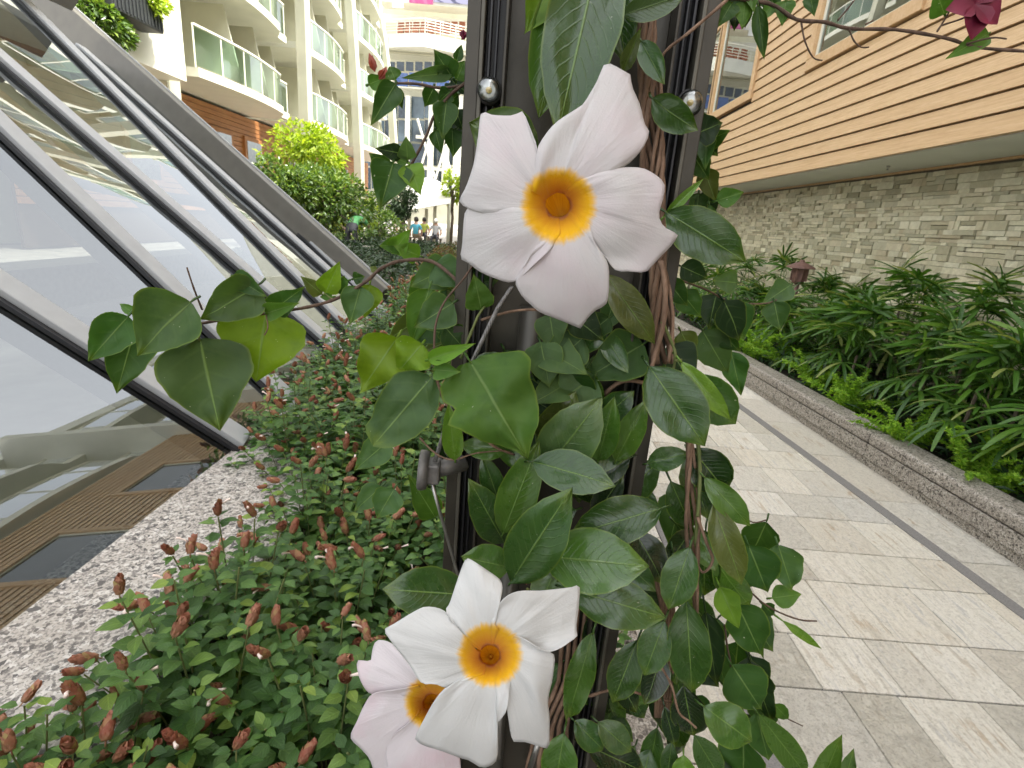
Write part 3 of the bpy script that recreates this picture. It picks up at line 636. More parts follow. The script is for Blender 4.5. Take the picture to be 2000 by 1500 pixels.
# ================================================================== PLANTS OF THE PARK
def leaf_fold(mb, p, d, n, L, W, fold=0.25, droop=0.2, k=3, m=0):   # small folded leaf: k spans along, two halves
    d = Vector(d).normalized(); s_ = d.cross(n)
    if s_.length < 1e-4: s_ = d.orthogonal()
    s_.normalize(); n = s_.cross(d).normalized()
    vs = []; uv = []
    for i in range(k + 1):
        t = i / k; hw = W / 2 * math.sin(math.pi * min(1, t ** 0.75 * 0.96 + 0.02)) if 0 < i < k else W * 0.02
        c = Vector(p) + d * (L * t) - n * (droop * L * t * t)
        for j in (-1, 0, 1):
            vs.append(c + s_ * hw * j + n * (fold * hw * abs(j))); uv.append((0.5 + 0.5 * j, t))
    fs = [(i*3+j, (i+1)*3+j, (i+1)*3+j+1, i*3+j+1) for i in range(k) for j in range(2)]
    mb.add(vs, fs, m, uv)
def rdir(zmin=-1.0, zmax=1.0):
    z = rnd(zmin, zmax); a = rnd(0, 2 * math.pi); r = math.sqrt(max(0, 1 - z * z)); return Vector((r * math.cos(a), r * math.sin(a), z))
def crown(name, c, rad, mt, n, L, parent, lumps=9, shell=0.55, droop=0.2, gaps=0.0):
    c = Vector(c); mb = MB(); seed = Vector((rnd(0, 50), rnd(0, 50), rnd(0, 50)))
    cl = [(rdir(-0.7, 1) * rnd(0.35, 0.8), rnd(0.28, 0.5)) for _ in range(lumps)]
    got = 0
    while got < n:
        o, r_ = random.choice(cl); v = o + rdir() * r_ * rnd(shell, 1.0) ** 0.5
        q = Vector((v.x * rad[0], v.y * rad[1], v.z * rad[2]))
        if gaps and noise.noise(q * (2.2 / max(rad)) * 2 + seed) < -0.12 - 0.2 * (1 - gaps): got += 0.25; continue
        dr = (v.normalized() + rdir() * 0.9 + Vector((0, 0, -0.15))).normalized()
        leaf_fold(mb, c + q, dr, (rdir() + Vector((0, 0, 1.2))).normalized(), L * rnd(0.7, 1.25), L * rnd(0.4, 0.6), 0.3, droop, 2)
        got += 1
    return mb.build(name, mt, parent)
def tree(name, label, px, py, Y, rx, rz, mt, n, L, group=None, base=None, gaps=0.5, lumps=9, cat='tree'):
    c = at_y(px, py, Y); k = ray(px, py); dep = Y / k.y; rad = (rx * dep / F_PX, rx * dep / F_PX, rz * dep / F_PX)
    t = thing(name, (c.x, c.y, 0), label, cat, group)
    crown('crown', c, rad, mt, n, L, t, lumps, gaps=gaps)
    h = c.z; tr = MB(); tr.tube([(c.x, c.y, 0), (c.x + 0.05, c.y, h * 0.5), (c.x, c.y, h)], [0.1, 0.075, 0.04], 7)
    for _ in range(7):
        e = c + Vector((rnd(-.6, .6) * rad[0], rnd(-.6, .6) * rad[1], rnd(-.3, .6) * rad[2])); tr.tube([(c.x, c.y, h * rnd(0.5, 0.9)), (Vector((c.x, c.y, h)) + e) / 2, e], [0.045, 0.03, 0.012], 5)
    tr.build('trunk', M['trunk'], t, True)
    return t
tree('airy_tree', 'airy yellow-green tree in front of the white cabin balconies', 594, 296, 19.0, 78, 58, M['tree_leaf'], 2600, 0.19, gaps=1.0, lumps=26)
tree('airy_tree', 'slim yellow-green tree beside the white canvas shade', 884, 375, 30.0, 28, 36, M['tree_leaf'], 900, 0.24, gaps=1.0)
tree('clipped_tree', 'dark round clipped tree near the white canvas shade', 786, 402, 26.0, 36, 36, M['ball_leaf'], 2600, 0.16, gaps=0.0, lumps=18)
tree('glossy_bush', 'glossy-leaved bush behind the end of the glass canopy', 632, 402, 16.0, 108, 78, M['bush_leaf'], 6800, 0.16, gaps=0.3, lumps=26, cat='bush')
tree('glossy_bush', 'yellowish glossy bush beside the worker in green', 690, 428, 19.0, 56, 56, M['tree_leaf'], 1300, 0.16, gaps=0.6, cat='bush')
tree('glossy_bush', 'dark low bush under the round clipped tree', 738, 442, 22.0, 60, 44, M['bush_leaf'], 2200, 0.16, gaps=0.3, cat='bush')
tag(MB().prism([(-6.5, 5.6), (0.25, 5.6), (-0.6, 20), (-9.0, 20)], -0.035, 0.12).build('soil', M['soil']), kind='structure')
tree('glossy_bush', 'pale-leaved bush between the canopy end beam and the wood siding', 566, 372, 14.5, 62, 66, M['bush_leaf'], 2600, 0.15, gaps=0.3, lumps=14, cat='bush')
hd = thing('low_hedge', (-3.2, 12, 0), 'low dark hedge beyond the end of the shrub bed', 'hedge')
hb = MB()
for _ in range(13000):
    y = rnd(6.0, 18.5); x = rnd(-5.2, -0.7) - 0.10 * (y - 8); zt = 0.60 + 0.18 * noise.noise(Vector((x * 1.3, y * 0.9, 3)))
    leaf_fold(hb, (x, y, zt * rnd(0.45, 1.0) ** 0.4), rdir(-0.2, 0.8), (rdir() + Vector((0, 0, 1))).normalized(), rnd(0.07, 0.13), rnd(0.04, 0.06), 0.3, 0.2, 2)
tag(hb.build('foliage', M['ball_leaf'], hd), kind='stuff')
rc = MB()
for _ in range(4200):
    y = rnd(7.0, 15); x = rnd(-1.5, 0.35) - 0.12 * (y - 8); zt = 0.72 + 0.2 * noise.noise(Vector((x * 2, y * 1.1, 9)))
    leaf_fold(rc, (x, y, zt * rnd(0.5, 1.0) ** 0.4), rdir(0.0, 0.9), (rdir() + Vector((0, 0, 1))).normalized(), rnd(0.05, 0.1), rnd(0.025, 0.045), 0.3, 0.2, 2)
tag(rc.build('ground_cover', M['red_cover_leaf']), 'low reddish brown ground cover between the hedge and the path', 'ground cover', kind='stuff')

# planter box and climbers on the end wall of the cabin block
pa, pb = at_x(212, 20, XL + 1.3), at_x(312, 62, XL + 1.3)
bx_ = thing('wall_planter', (XL + 1.3, pb.y, pb.z), 'black planter box fixed high on the white end wall', 'planter')
zb_ = (pa.z + pb.z) / 2
MB().box((XL + 0.86, min(pa.y, pb.y), zb_), (XL + 1.4, max(pa.y, pb.y), zb_ + 0.55)).build('box', M['black_box'], bx_, bevel=0.02)
for k in range(14):
    yy = lerp(pa.y, pb.y, (k + 0.5) / 14); MB().box((XL + 1.402, yy - 0.03, zb_ + 0.05), (XL + 1.42, yy + 0.03, zb_ + 0.5)).build('slat', M['black_box'], bx_)
def clump(name, label, px, py, X, rx, rz, n, mt):
    c = at_x(px, py, X); dep = (c - CAM).dot(FWD); t = thing(name, c, label, 'plant')
    crown('foliage', c, (0.35, rx * dep / F_PX, rz * dep / F_PX), mt, n, 0.16, t, 8)
clump('planter_shrub', 'sunlit yellow-green shrub growing in the black wall planter', 300, 12, XL + 1.3, 34, 32, 500, M['tree_leaf'])
clump('climber', 'dark climber on the white end wall below the black planter', 205, 40, XL + 1.1, 62, 70, 1500, M['bush_leaf'])

# ---- lady palms, ferns and undergrowth in the bed below the stone wall
def frond_mesh(k):
    mb = MB(); n = random.choice([8, 9, 10, 11]); spread = R(rnd(190, 250))
    mb.tube([(0, 0, 0), (0.10, 0, 0.14), (0.28, 0, 0.20)], [0.006, 0.005, 0.004], 5)
    for i in range(n):
        a = -spread / 2 + spread * i / (n - 1) + rnd(-0.08, 0.08); d = Vector((math.cos(a), math.sin(a), rnd(0.0, 0.25)))
        L = rnd(0.27, 0.38) * (0.8 + 0.2 * math.cos(a)); W = rnd(0.026, 0.038)
        s_ = Vector((-d.y, d.x, 0)).normalized(); up = Vector((0, 0, 1)); vs = []; uv = []; kk = 5; dr = rnd(0.25, 0.75)
        for t_ in range(kk + 1):
            t = t_ / kk; hw = W / 2 * (0.25 + 0.75 * math.sin(math.pi * min(1, 0.12 + t * 0.62))) if t_ < kk else W * 0.22
            c = Vector((0.28, 0, 0.20)) + d * (L * t) - up * (dr * L * t * t)
            for j in (-1, 0, 1): vs.append(c + s_ * hw * j + up * (0.35 * hw * abs(j))); uv.append((0.5 + 0.5 * j, t))
        mb.add(vs, [(q*3+j, (q+1)*3+j, (q+1)*3+j+1, q*3+j+1) for q in range(kk) for j in range(2)], 0, uv)
    return mb.mesh('frond', M['palm_leaf'], True)
fm = [frond_mesh(k) for k in range(6)]
cane = MB().tube([(0, 0, 0), (0.01, 0, 0.5), (0, 0.01, 1.0)], [0.014, 0.012, 0.010], 6).mesh('cane', M['trunk'], True)
def lady_palm(x, y, h, label, nf):
    t = thing('lady_palm', (x, y, 0.17), label, 'palm', 'lady palms along the stone wall', local=True)
    for c in range(3):
        a = rnd(0, 6.28); cx, cy_ = 0.12 * math.cos(a), 0.12 * math.sin(a); hh = h * rnd(0.6, 0.85)
        o = place(cane, 'cane', t, (cx, cy_, 0), (0, 0, a), (1, 1, hh))
    for i in range(nf):
        a = i * 2.4 + rnd(-0.4, 0.4); q = (i + 0.5) / nf; zz = h * (0.22 + 0.66 * q)
        place(random.choice(fm), 'frond', t, (rnd(-0.1, 0.1), rnd(-0.1, 0.1), zz), (rnd(-0.2, 0.2), R(lerp(25, -62, q)) + rnd(-0.25, 0.25), a), rnd(0.72, 1.05) * (0.85 + 0.15 * (1 - q)))
pos = []
for y in [2.3, 2.95, 3.6, 4.3, 5.0, 5.75, 6.6, 7.5, 8.6, 9.8]:
    pos.append((3.62 + rnd(-0.06, 0.06), y + rnd(-0.1, 0.1), rnd(0.86, 1.02)))
    if y < 9: pos.append((3.08 - 0.03 * (y - 3) + rnd(-0.05, 0.05), y + 0.3 + rnd(-0.1, 0.1), rnd(0.55, 0.70)))
ly = at_x(1562, 532, 3.35).y
for i, (x, y, h) in enumerate(pos):
    if -1.6 < y - ly < 0.5 and x < 3.9: h *= 0.74
    lady_palm(x, y, h, 'tall lady palm with fanned leaves against the split stone wall' if x > 3.35 else 'shorter lady palm leaning over the ferns by the granite kerb', 32 if y < 7 else 16)
def plume_mesh(k):
    mb = MB(); L = rnd(0.22, 0.32); ln = rnd(0.1, 0.6)
    ax = [Vector((ln * L * (t / 10) ** 2, 0, L * (t / 10) * (1 - 0.25 * ln * t / 10))) for t in range(11)]
    mb.tube(ax, [0.003] * 11, 4)
    for i in range(150):
        t = rnd(0.08, 1.0); q = ax[min(9, int(t * 10))].lerp(ax[min(10, int(t * 10) + 1)], t * 10 % 1)
        d = (rdir(-0.2, 0.7)).normalized(); s_ = 0.034 * (1.05 - 0.75 * t) + 0.008
        leaf_fold(mb, q, d, rdir(), s_ * rnd(0.8, 1.2), 0.0095, 0.2, 0.0, 2)
    return mb.mesh('plume', M['fern_leaf'])
pm = [plume_mesh(k) for k in range(5)]
def fern(x, y, n, s_, label):
    t = thing('foxtail_fern', (x, y, 0.17), label, 'fern', 'foxtail ferns behind the granite kerb', local=True)
    for i in range(n):
        a = rnd(0, 6.28); place(random.choice(pm), 'plume', t, (0.05 * math.cos(a), 0.05 * math.sin(a), 0), (0, R(rnd(0, 42)), a), 1.25 * s_ * rnd(0.75, 1.15))
for px_, py_, n_, s_ in ((1905, 900, 20, 1.1), (1960, 920, 12, 0.9), (1775, 840, 16, 1.0), (1660, 775, 18, 1.1), (1600, 735, 14, 1.1), (1480, 680, 16, 1.5), (1425, 640, 16, 1.6), (1370, 615, 14, 1.6), (1545, 700, 12, 1.2)):
    q = at_z(px_, py_, 0.30); fern(max(q.x, xk(q.y) + 0.22), q.y, n_, s_, 'bright green foxtail fern with upright plumes behind the granite kerb')
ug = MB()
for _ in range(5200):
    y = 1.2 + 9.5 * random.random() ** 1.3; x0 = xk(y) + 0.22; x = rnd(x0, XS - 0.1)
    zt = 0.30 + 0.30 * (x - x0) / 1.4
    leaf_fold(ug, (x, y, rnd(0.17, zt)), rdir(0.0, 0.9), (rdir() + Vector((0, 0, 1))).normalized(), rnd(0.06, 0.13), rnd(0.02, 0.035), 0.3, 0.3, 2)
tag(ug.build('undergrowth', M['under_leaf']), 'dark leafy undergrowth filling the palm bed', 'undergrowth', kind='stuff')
ln_ = at_x(1562, 532, 3.35); lt = thing('garden_lantern', (ln_.x, ln_.y, 0.17), 'brown garden lantern with a hat-shaped cap among the palms', 'lantern')
MB().tube([(ln_.x, ln_.y, 0.17), (ln_.x, ln_.y, ln_.z - 0.13)], 0.03, 8).build('post', M['lantern'], lt, True)
MB().lathe([(0.045, -0.14), (0.07, -0.12), (0.085, 0.0), (0.10, 0.05)], ln_, 8).build('body', M['lantern'], lt)
MB().lathe([(0.165, 0.05), (0.16, 0.065), (0.09, 0.10), (0.03, 0.125), (0.022, 0.15)], ln_, 12).build('cap', M['lantern'], lt)
for k in range(4):
    a = R(45 + 90 * k); MB().box((ln_.x + 0.082 * math.cos(a) - 0.012, ln_.y + 0.082 * math.sin(a) - 0.012, ln_.z - 0.1), (ln_.x + 0.082 * math.cos(a) + 0.012, ln_.y + 0.082 * math.sin(a) + 0.012, ln_.z + 0.05)).build('corner_bar', M['lantern'], lt)

# ---- shrimp plants in the bed beside the ledge
def bract_mat():
    g = G('brick_red_bract'); r = g.n('NewGeometry').outputs['Random Per Island']; oi = g.n('ObjectInfo')
    col = g.mix(oi.outputs['Random'], g.ramp(r, [(0.0, (0.27, 0.075, 0.045)), (0.5, (0.38, 0.13, 0.08)), (1.0, (0.34, 0.18, 0.075))]), g.ramp(r, [(0.0, (0.22, 0.10, 0.045)), (0.6, (0.46, 0.19, 0.125)), (1.0, (0.36, 0.33, 0.10))]))
    uv = g.n('SeparateXYZ', {0: g.coord('UV')}); nz = g.noise(300, 3, g.coord())
    col = g.mix(g.ramp(uv.outputs[1], [(0.0, 0.35), (0.6, 0)]), col, (0.20, 0.20, 0.06))
    col = g.mix(g.ramp(nz, [(0.4, 0), (0.7, 0.35)]), col, (0.38, 0.22, 0.15))
    return g.done(thin(g, g.pbr(color=col, rough=0.65, normal=g.bump(nz, 0.3, 0.001)), col, 0.15))
M['bract'] = bract_mat(); M['tube_flower'] = plain('cream_tube_flower', (0.75, 0.62, 0.55), 0.6)
def spike_mesh(k):
    mb = MB(); L = rnd(0.022, 0.040); Rm = rnd(0.0088, 0.0112); bend = rnd(-0.3, 0.3); rows = max(3, round(L / 0.0075))
    rad = lambda t: Rm * (0.45 + 0.55 * math.sin(math.pi * min(1, 0.22 + 0.78 * t))) * (1 - 0.25 * t)
    ctr = lambda t: Vector((bend * L * t * t, 0, L * t))
    mb.tube([ctr(i / 6) for i in range(7)], [rad(i / 6) * 0.8 for i in range(7)], 7)
    for i in range(rows + 1):
        t = i / (rows + 0.6)
        for j in range(5):
            an = j * 2 * math.pi / 5 + (i % 2) * math.pi / 5 + rnd(-0.15, 0.15); rd = Vector((math.cos(an), math.sin(an), 0)); sz = rnd(0.85, 1.15)
            leaf_fold(mb, ctr(t) + rd * rad(t) * 0.72, (rd * rnd(0.22, 0.55) + Vector((0, 0, 1))).normalized(), rd * -1, 0.0165 * sz * (1 - 0.25 * t), 0.0155 * sz * (1 - 0.2 * t), 0.45, -0.25, 4)
    mb.tube([(0, 0, -0.008), (0, 0, 0.004)], 0.0013, 5)
    if k % 3 == 0:
        mb.tube([(0.003, 0, L * 0.7), (0.012, 0, L * 0.95), (0.022, 0.002, L * 1.1), (0.028, 0.003, L * 1.12)], [0.0010, 0.0018, 0.0026, 0.0034], 6, 1)
    return mb.mesh('flower_spike', [M['bract'], M['tube_flower']], True)
sm = [spike_mesh(k) for k in range(12)]
def shrub_variant(k):
    mb = MB(); st = MB(); tips = []
    for i in range(22):
        a = i * 2.399 + rnd(-0.3, 0.3); rr_ = 0.20 * math.sqrt((i + 0.5) / 22); h = 0.44 * (1 - 0.45 * (rr_ / 0.20) ** 2) * rnd(0.85, 1.1)
        b0 = Vector((0.3 * rr_ * math.cos(a), 0.3 * rr_ * math.sin(a), 0)); tp = Vector((rr_ * 1.05 * math.cos(a), rr_ * 1.05 * math.sin(a), h))
        mid = (b0 + tp) / 2 + Vector((0, 0, 0.04)); pts = spline([b0, mid, tp], 4); st.tube([b0 - Vector((0, 0, 0.15))] + pts, [0.0016] * (len(pts) + 1), 4)
        nn = 10
        for q in range(nn):
            t = 0.42 + 0.58 * q / (nn - 1); idx = min(len(pts) - 2, int(t * (len(pts) - 1))); p_ = pts[idx].lerp(pts[idx + 1], t * (len(pts) - 1) - idx)
            ph = a + q * 1.57 + rnd(-0.3, 0.3); sz = lerp(0.048, 0.024, (q / (nn - 1)) ** 1.5) * rnd(0.8, 1.2)
            for sg in (0, math.pi):
                d = Vector((math.cos(ph + sg), math.sin(ph + sg), rnd(0.05, 0.6)))
                leaf_fold(mb, p_ + d * 0.008, d, Vector((0, 0, 1)) + rdir() * 0.35, sz, sz * rnd(0.6, 0.78), rnd(0.1, 0.4), rnd(0.1, 0.45), 4)
        tips.append((tp, Vector((rr_ * math.cos(a), rr_ * math.sin(a), 0.16)).normalized()))
    return mb.mesh('foliage', M['shrimp_leaf'], True), st.mesh('stems', M['stem_green']), tips
sv = [shrub_variant(k) for k in range(5)]
def shrimp_plant(x, y, s_, label, frac):
    t = thing('shrimp_plant', (x, y, 0.17), label, 'shrub', 'shrimp plants in the bed beside the granite ledge', local=True)
    me, st, tips = random.choice(sv); rz = rnd(0, 6.28)
    tag(place(me, 'foliage', t, (0, 0, 0.13 * s_), (0, 0, rz), s_), kind='stuff'); place(st, 'stems', t, (0, 0, 0.13 * s_), (0, 0, rz), s_)
    for tp, d in tips:
        if random.random() < frac:
            q = Matrix.Rotation(rz, 4, 'Z') @ tp * s_ + Vector((0, 0, 0.13 * s_ + 0.008)); dd = (Matrix.Rotation(rz, 4, 'Z') @ d + Vector((0, 0, 0.05)) + rdir() * 0.75).normalized()
            o = place(random.choice(sm), 'flower_spike', t, q, (0, 0, 0), rnd(0.8, 1.15)); o.rotation_euler = dd.to_track_quat('Z', 'Y').to_euler()
for x, y in ((-0.70, 0.56), (-0.60, 0.47), (-0.45, 0.42)): shrimp_plant(x, y, 0.92, 'shrimp plant with brick-red flower spikes spilling over the granite ledge', 0.9)
y = 0.50
while y < 7.2:
    k_ = min(1, max(0, (y - 1.5) / 0.8)); sh_ = -0.10 * k_
    for j, x in enumerate(((-0.575, -0.33, -0.08, 0.17) if y < 1.8 else (-0.80, -0.575, -0.33, -0.08, 0.17))):
        if y < 0.8 and x > 0.0: continue
        shrimp_plant(x + sh_ * (x < -0.2) + rnd(-0.06, 0.06) - max(0, y - 3.5) * 0.08, y + rnd(-0.08, 0.08), rnd(0.9, 1.12) * (1 + 0.16 * k_), 'shrimp plant with brick-red flower spikes spilling over the granite ledge' if j == 0 else 'shrimp plant with brick-red flower spikes inside the shrub bed', 0.72 if j < 2 else 0.5)
    y += 0.27 if y < 3 else 0.34

# ================================================================== TRELLIS POST
PY, PX0, PX1, PZ0, PZ1 = 0.42, -0.0505, 0.1205, 0.17, 2.6
po = thing('trellis_post', (0.035, PY + 0.06, PZ0), 'bronze-grey metal trellis post wrapped by the flowering vine', 'post')
W_ = PX1 - PX0
MB().box((PX0 + 0.028, PY + 0.022, PZ0), (PX1 - 0.028, PY + 0.10, PZ1)).build('core_panel', M['post'], po, bevel=0.001)
for sg, x0 in ((1, PX0), (-1, PX1)):
    f = lambda a, b: (min(x0 + sg * a, x0 + sg * b), max(x0 + sg * a, x0 + sg * b))
    for nm, a, b, y0, y1, mt in (('flange', 0.0, 0.0095, 0.0, 0.11, 'post'), ('channel_lip', 0.0096, 0.0125, -0.002, 0.03, 'lip'), ('channel', 0.0126, 0.0262, 0.012, 0.05, 'post_dark'),
                                 ('seal', 0.0150, 0.0172, 0.003, 0.0119, 'rubber'), ('seal', 0.0198, 0.0216, 0.005, 0.0119, 'rubber'), ('channel_lip', 0.0263, 0.0285, 0.0, 0.03, 'post')):
        l, h = f(a, b); MB().box((l, PY + y0, PZ0), (h, PY + y1, PZ1)).build(nm, M[mt], po, bevel=0.0006)
for px_, py_ in ((955, 177), (1347, 201)):
    c = at_y(px_, py_, PY - 0.002); d = thing('dome_light', c, 'clear dome lamp in the ' + ('channel over the rounded leaf' if px_ < 1000 else 'post channel facing the wood siding'), 'lamp')
    MB().lathe([(0.0092, -0.012), (0.0092, -0.0005), (0.0080, 0.0)], c, 20, axis=(0, -1, 0)).build('housing', M['post_dark'], d, True)
    dm = [(0.0080, 0.0)] + [(0.0080 * math.cos(R(t)), 0.003 + 0.0080 * math.sin(R(t))) for t in range(0, 86, 12)] + [(0.0004, 0.0110)]
    MB().lathe(dm, c, 24, axis=(0, -1, 0)).build('lens', M['dome'], d, True)
    MB().lathe([(0.0072, 0.0), (0.0072, 0.0006), (0.004, 0.0008)], c, 20, axis=(0, -1, 0)).build('reflector', M['steel'], d, True)
    MB().lathe([(0.0022, 0.0008), (0.0022, 0.0022), (0.0005, 0.003)], c, 8, axis=(0, -1, 0)).build('led', M['led'], d)
MB().tube([(0.012, PY + 0.012, PZ0), (0.012, PY + 0.012, 1.385)], 0.0105, 14).build('conduit', M['pipe'], po, True)
cbp = [at_y(1000, 560, 0.412), at_y(972, 602, 0.405), at_y(935, 680, 0.40), at_y(890, 775, 0.40), at_y(848, 905, 0.40)]
cb = thing('trellis_cable', cbp[-1], 'twisted steel trellis cable with its round tension fitting beside the post', 'cable')
for k in range(6):
    pts = []
    for i in range(70):
        t = i / 69 * 4; q = cbp[min(3, int(t))].lerp(cbp[min(3, int(t)) + 1], t - min(3, int(t))); a = i * 0.62 + k * math.pi / 3
        pts.append(q + Vector((math.cos(a) * 0.0012, math.sin(a) * 0.0012, 0)))
    MB().tube(pts, 0.0008, 5).build('strand', M['cable'], cb, True)
fp = at_y(828, 918, 0.40)
MB().lathe([(0.002, -0.004), (0.0155, -0.0035), (0.0168, 0.0), (0.0168, 0.0035), (0.015, 0.0045), (0.002, 0.005)], fp, 24, axis=(-1, -0.1, 0.05)).build('tension_disc', M['fitting'], cb, True)
MB().tube([fp + Vector((0.004, 0, 0)), fp + Vector((0.03, 0.01, 0.003)), Vector((PX0, PY + 0.015, fp.z + 0.005))], [0.008, 0.007, 0.006], 8).build('bracket_arm', M['fitting'], cb, True)
MB().box((fp.x + 0.001, fp.y - 0.009, fp.z - 0.009), (fp.x + 0.014, fp.y + 0.009, fp.z + 0.009)).build('clamp', M['fitting'], cb, bevel=0.002)
MB().tube([fp + Vector((0.006, 0, -0.008)), at_y(862, 1010, 0.405), at_y(902, 1150, 0.41), at_y(915, 1260, 0.41)], 0.0016, 6).build('lower_rod', M['steel'], cb, True)
for (a, b) in (((978, 1360), (972, 1480)), ((1055, 1440), (1035, 1500))):
    MB().tube([at_y(*a, 0.40), at_y(*b, 0.40)], 0.003, 8).build('turnbuckle', M['steel'], cb, True)

# ================================================================== VINES
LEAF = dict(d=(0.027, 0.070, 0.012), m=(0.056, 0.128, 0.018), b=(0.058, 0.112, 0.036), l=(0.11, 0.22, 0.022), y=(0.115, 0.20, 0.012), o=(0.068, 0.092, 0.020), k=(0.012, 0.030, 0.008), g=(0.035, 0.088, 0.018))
ELL = [(0, 0.03), (0.05, 0.30), (0.15, 0.64), (0.3, 0.92), (0.47, 1.0), (0.65, 0.90), (0.8, 0.64), (0.9, 0.34), (0.96, 0.13), (1, 0.0)]
HEART = [(0, 0.12), (0.03, 0.45), (0.10, 0.78), (0.22, 1.0), (0.36, 0.98), (0.52, 0.82), (0.68, 0.58), (0.82, 0.33), (0.93, 0.12), (1, 0.0)]
LANCE = [(0, 0.05), (0.08, 0.4), (0.25, 0.85), (0.42, 1.0), (0.62, 0.85), (0.8, 0.5), (0.93, 0.16), (1, 0.0)]
def vine_leaf(parent, kind, b, t, wpx, Y0, Y1, col, fold=0.28, curl=0.12, twist=0.0, wave=0.0, prof=None, bendx=0.0, pet=0.14, NT=16, NS=8):
    P0, P1 = at_y(*b, Y0), at_y(*t, Y1); ax = P1 - P0; L = ax.length; mid = (P0 + P1) / 2; vd = (mid - CAM).normalized()
    dep = (mid - CAM).dot(FWD); hw = wpx * dep / F_PX / 2
    a = ax.normalized(); s_ = a.cross(vd).normalized(); n = s_.cross(a)
    if n.dot(vd) > 0: n = -n; 
    s_ = Matrix.Rotation(twist, 3, a) @ s_; n = Matrix.Rotation(twist, 3, a) @ n; hw /= max(0.35, math.cos(twist))
    seed = Vector((rnd(0, 99), rnd(0, 99), 0)); tab = dict(e=ELL, h=HEART, n=LANCE)[kind]
    mb = MB(); fold *= rnd(0.7, 1.3); ph = rnd(0, 6)
    def fn(u, v):
        j = 2 * u - 1
        if prof: k = table([(q[0], q[1] if j < 0 else q[2]) for q in prof], v)
        else: k = table(tab, v) * (1 + (0.06 if kind == 'e' else 0.13) * noise.noise(Vector((v * 5, (j > 0) * 7, 0)) + seed))
        x = j * hw * k
        h = fold * abs(x) * (0.6 + 0.4 * abs(j)) - curl * L * (v * v) + 0.03 * L * math.sin(v * 3.1)
        h += hw * 0.16 * noise.noise(Vector((v * 3.4, j * 1.8, 0)) + seed) + hw * 0.05 * noise.noise(Vector((v * 9, j * 4, 5)) + seed)
        if wave: h += wave * hw * abs(j) ** 1.5 * math.sin(v * 11 + ph + (2 if j > 0 else 0))
        return P0 + ax * v + s_ * (x + bendx * L * math.sin(math.pi * v)) + n * h
    mb.grid(fn, NS, NT)
    if pet:
        e = P0 - a * (pet * L); mb.tube([e - n * L * 0.12, P0 - a * (pet * L * 0.45) - n * L * 0.02, P0 + a * 0.02 * L], [0.0011, 0.0010, 0.0007], 5)
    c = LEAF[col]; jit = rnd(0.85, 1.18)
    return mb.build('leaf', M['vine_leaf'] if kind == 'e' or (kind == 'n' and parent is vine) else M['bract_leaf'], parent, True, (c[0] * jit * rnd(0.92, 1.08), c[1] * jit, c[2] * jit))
def stem(parent, pts, r, mt='twig', n=6, name='stem', sub=4, taper=0.75, wob=0.0):
    ps = spline([at_y(x, y, Y) for x, y, Y in pts], sub); k = len(ps)
    if wob: ps = [p_ + Vector((noise.noise(p_ * 60), noise.noise(p_ * 60 + Vector((9, 0, 0))), 0)) * wob for p_ in ps]
    return MB().tube(ps, [r * lerp(1, taper, i / (k - 1)) * (1 + 0.12 * math.sin(i * 2.1)) for i in range(k)], n).build(name, M[mt], parent, True)

vine = thing('trumpet_flower_vine', (0.05, 0.40, 0.2), 'climbing vine with large white yellow-throated flowers and glossy leaves on the post', 'vine')
thorn = thing('thorny_vine', (0.02, 0.43, 0.2), 'thorny vine with heart-shaped matt leaves and a magenta bract, branching off the post', 'vine')

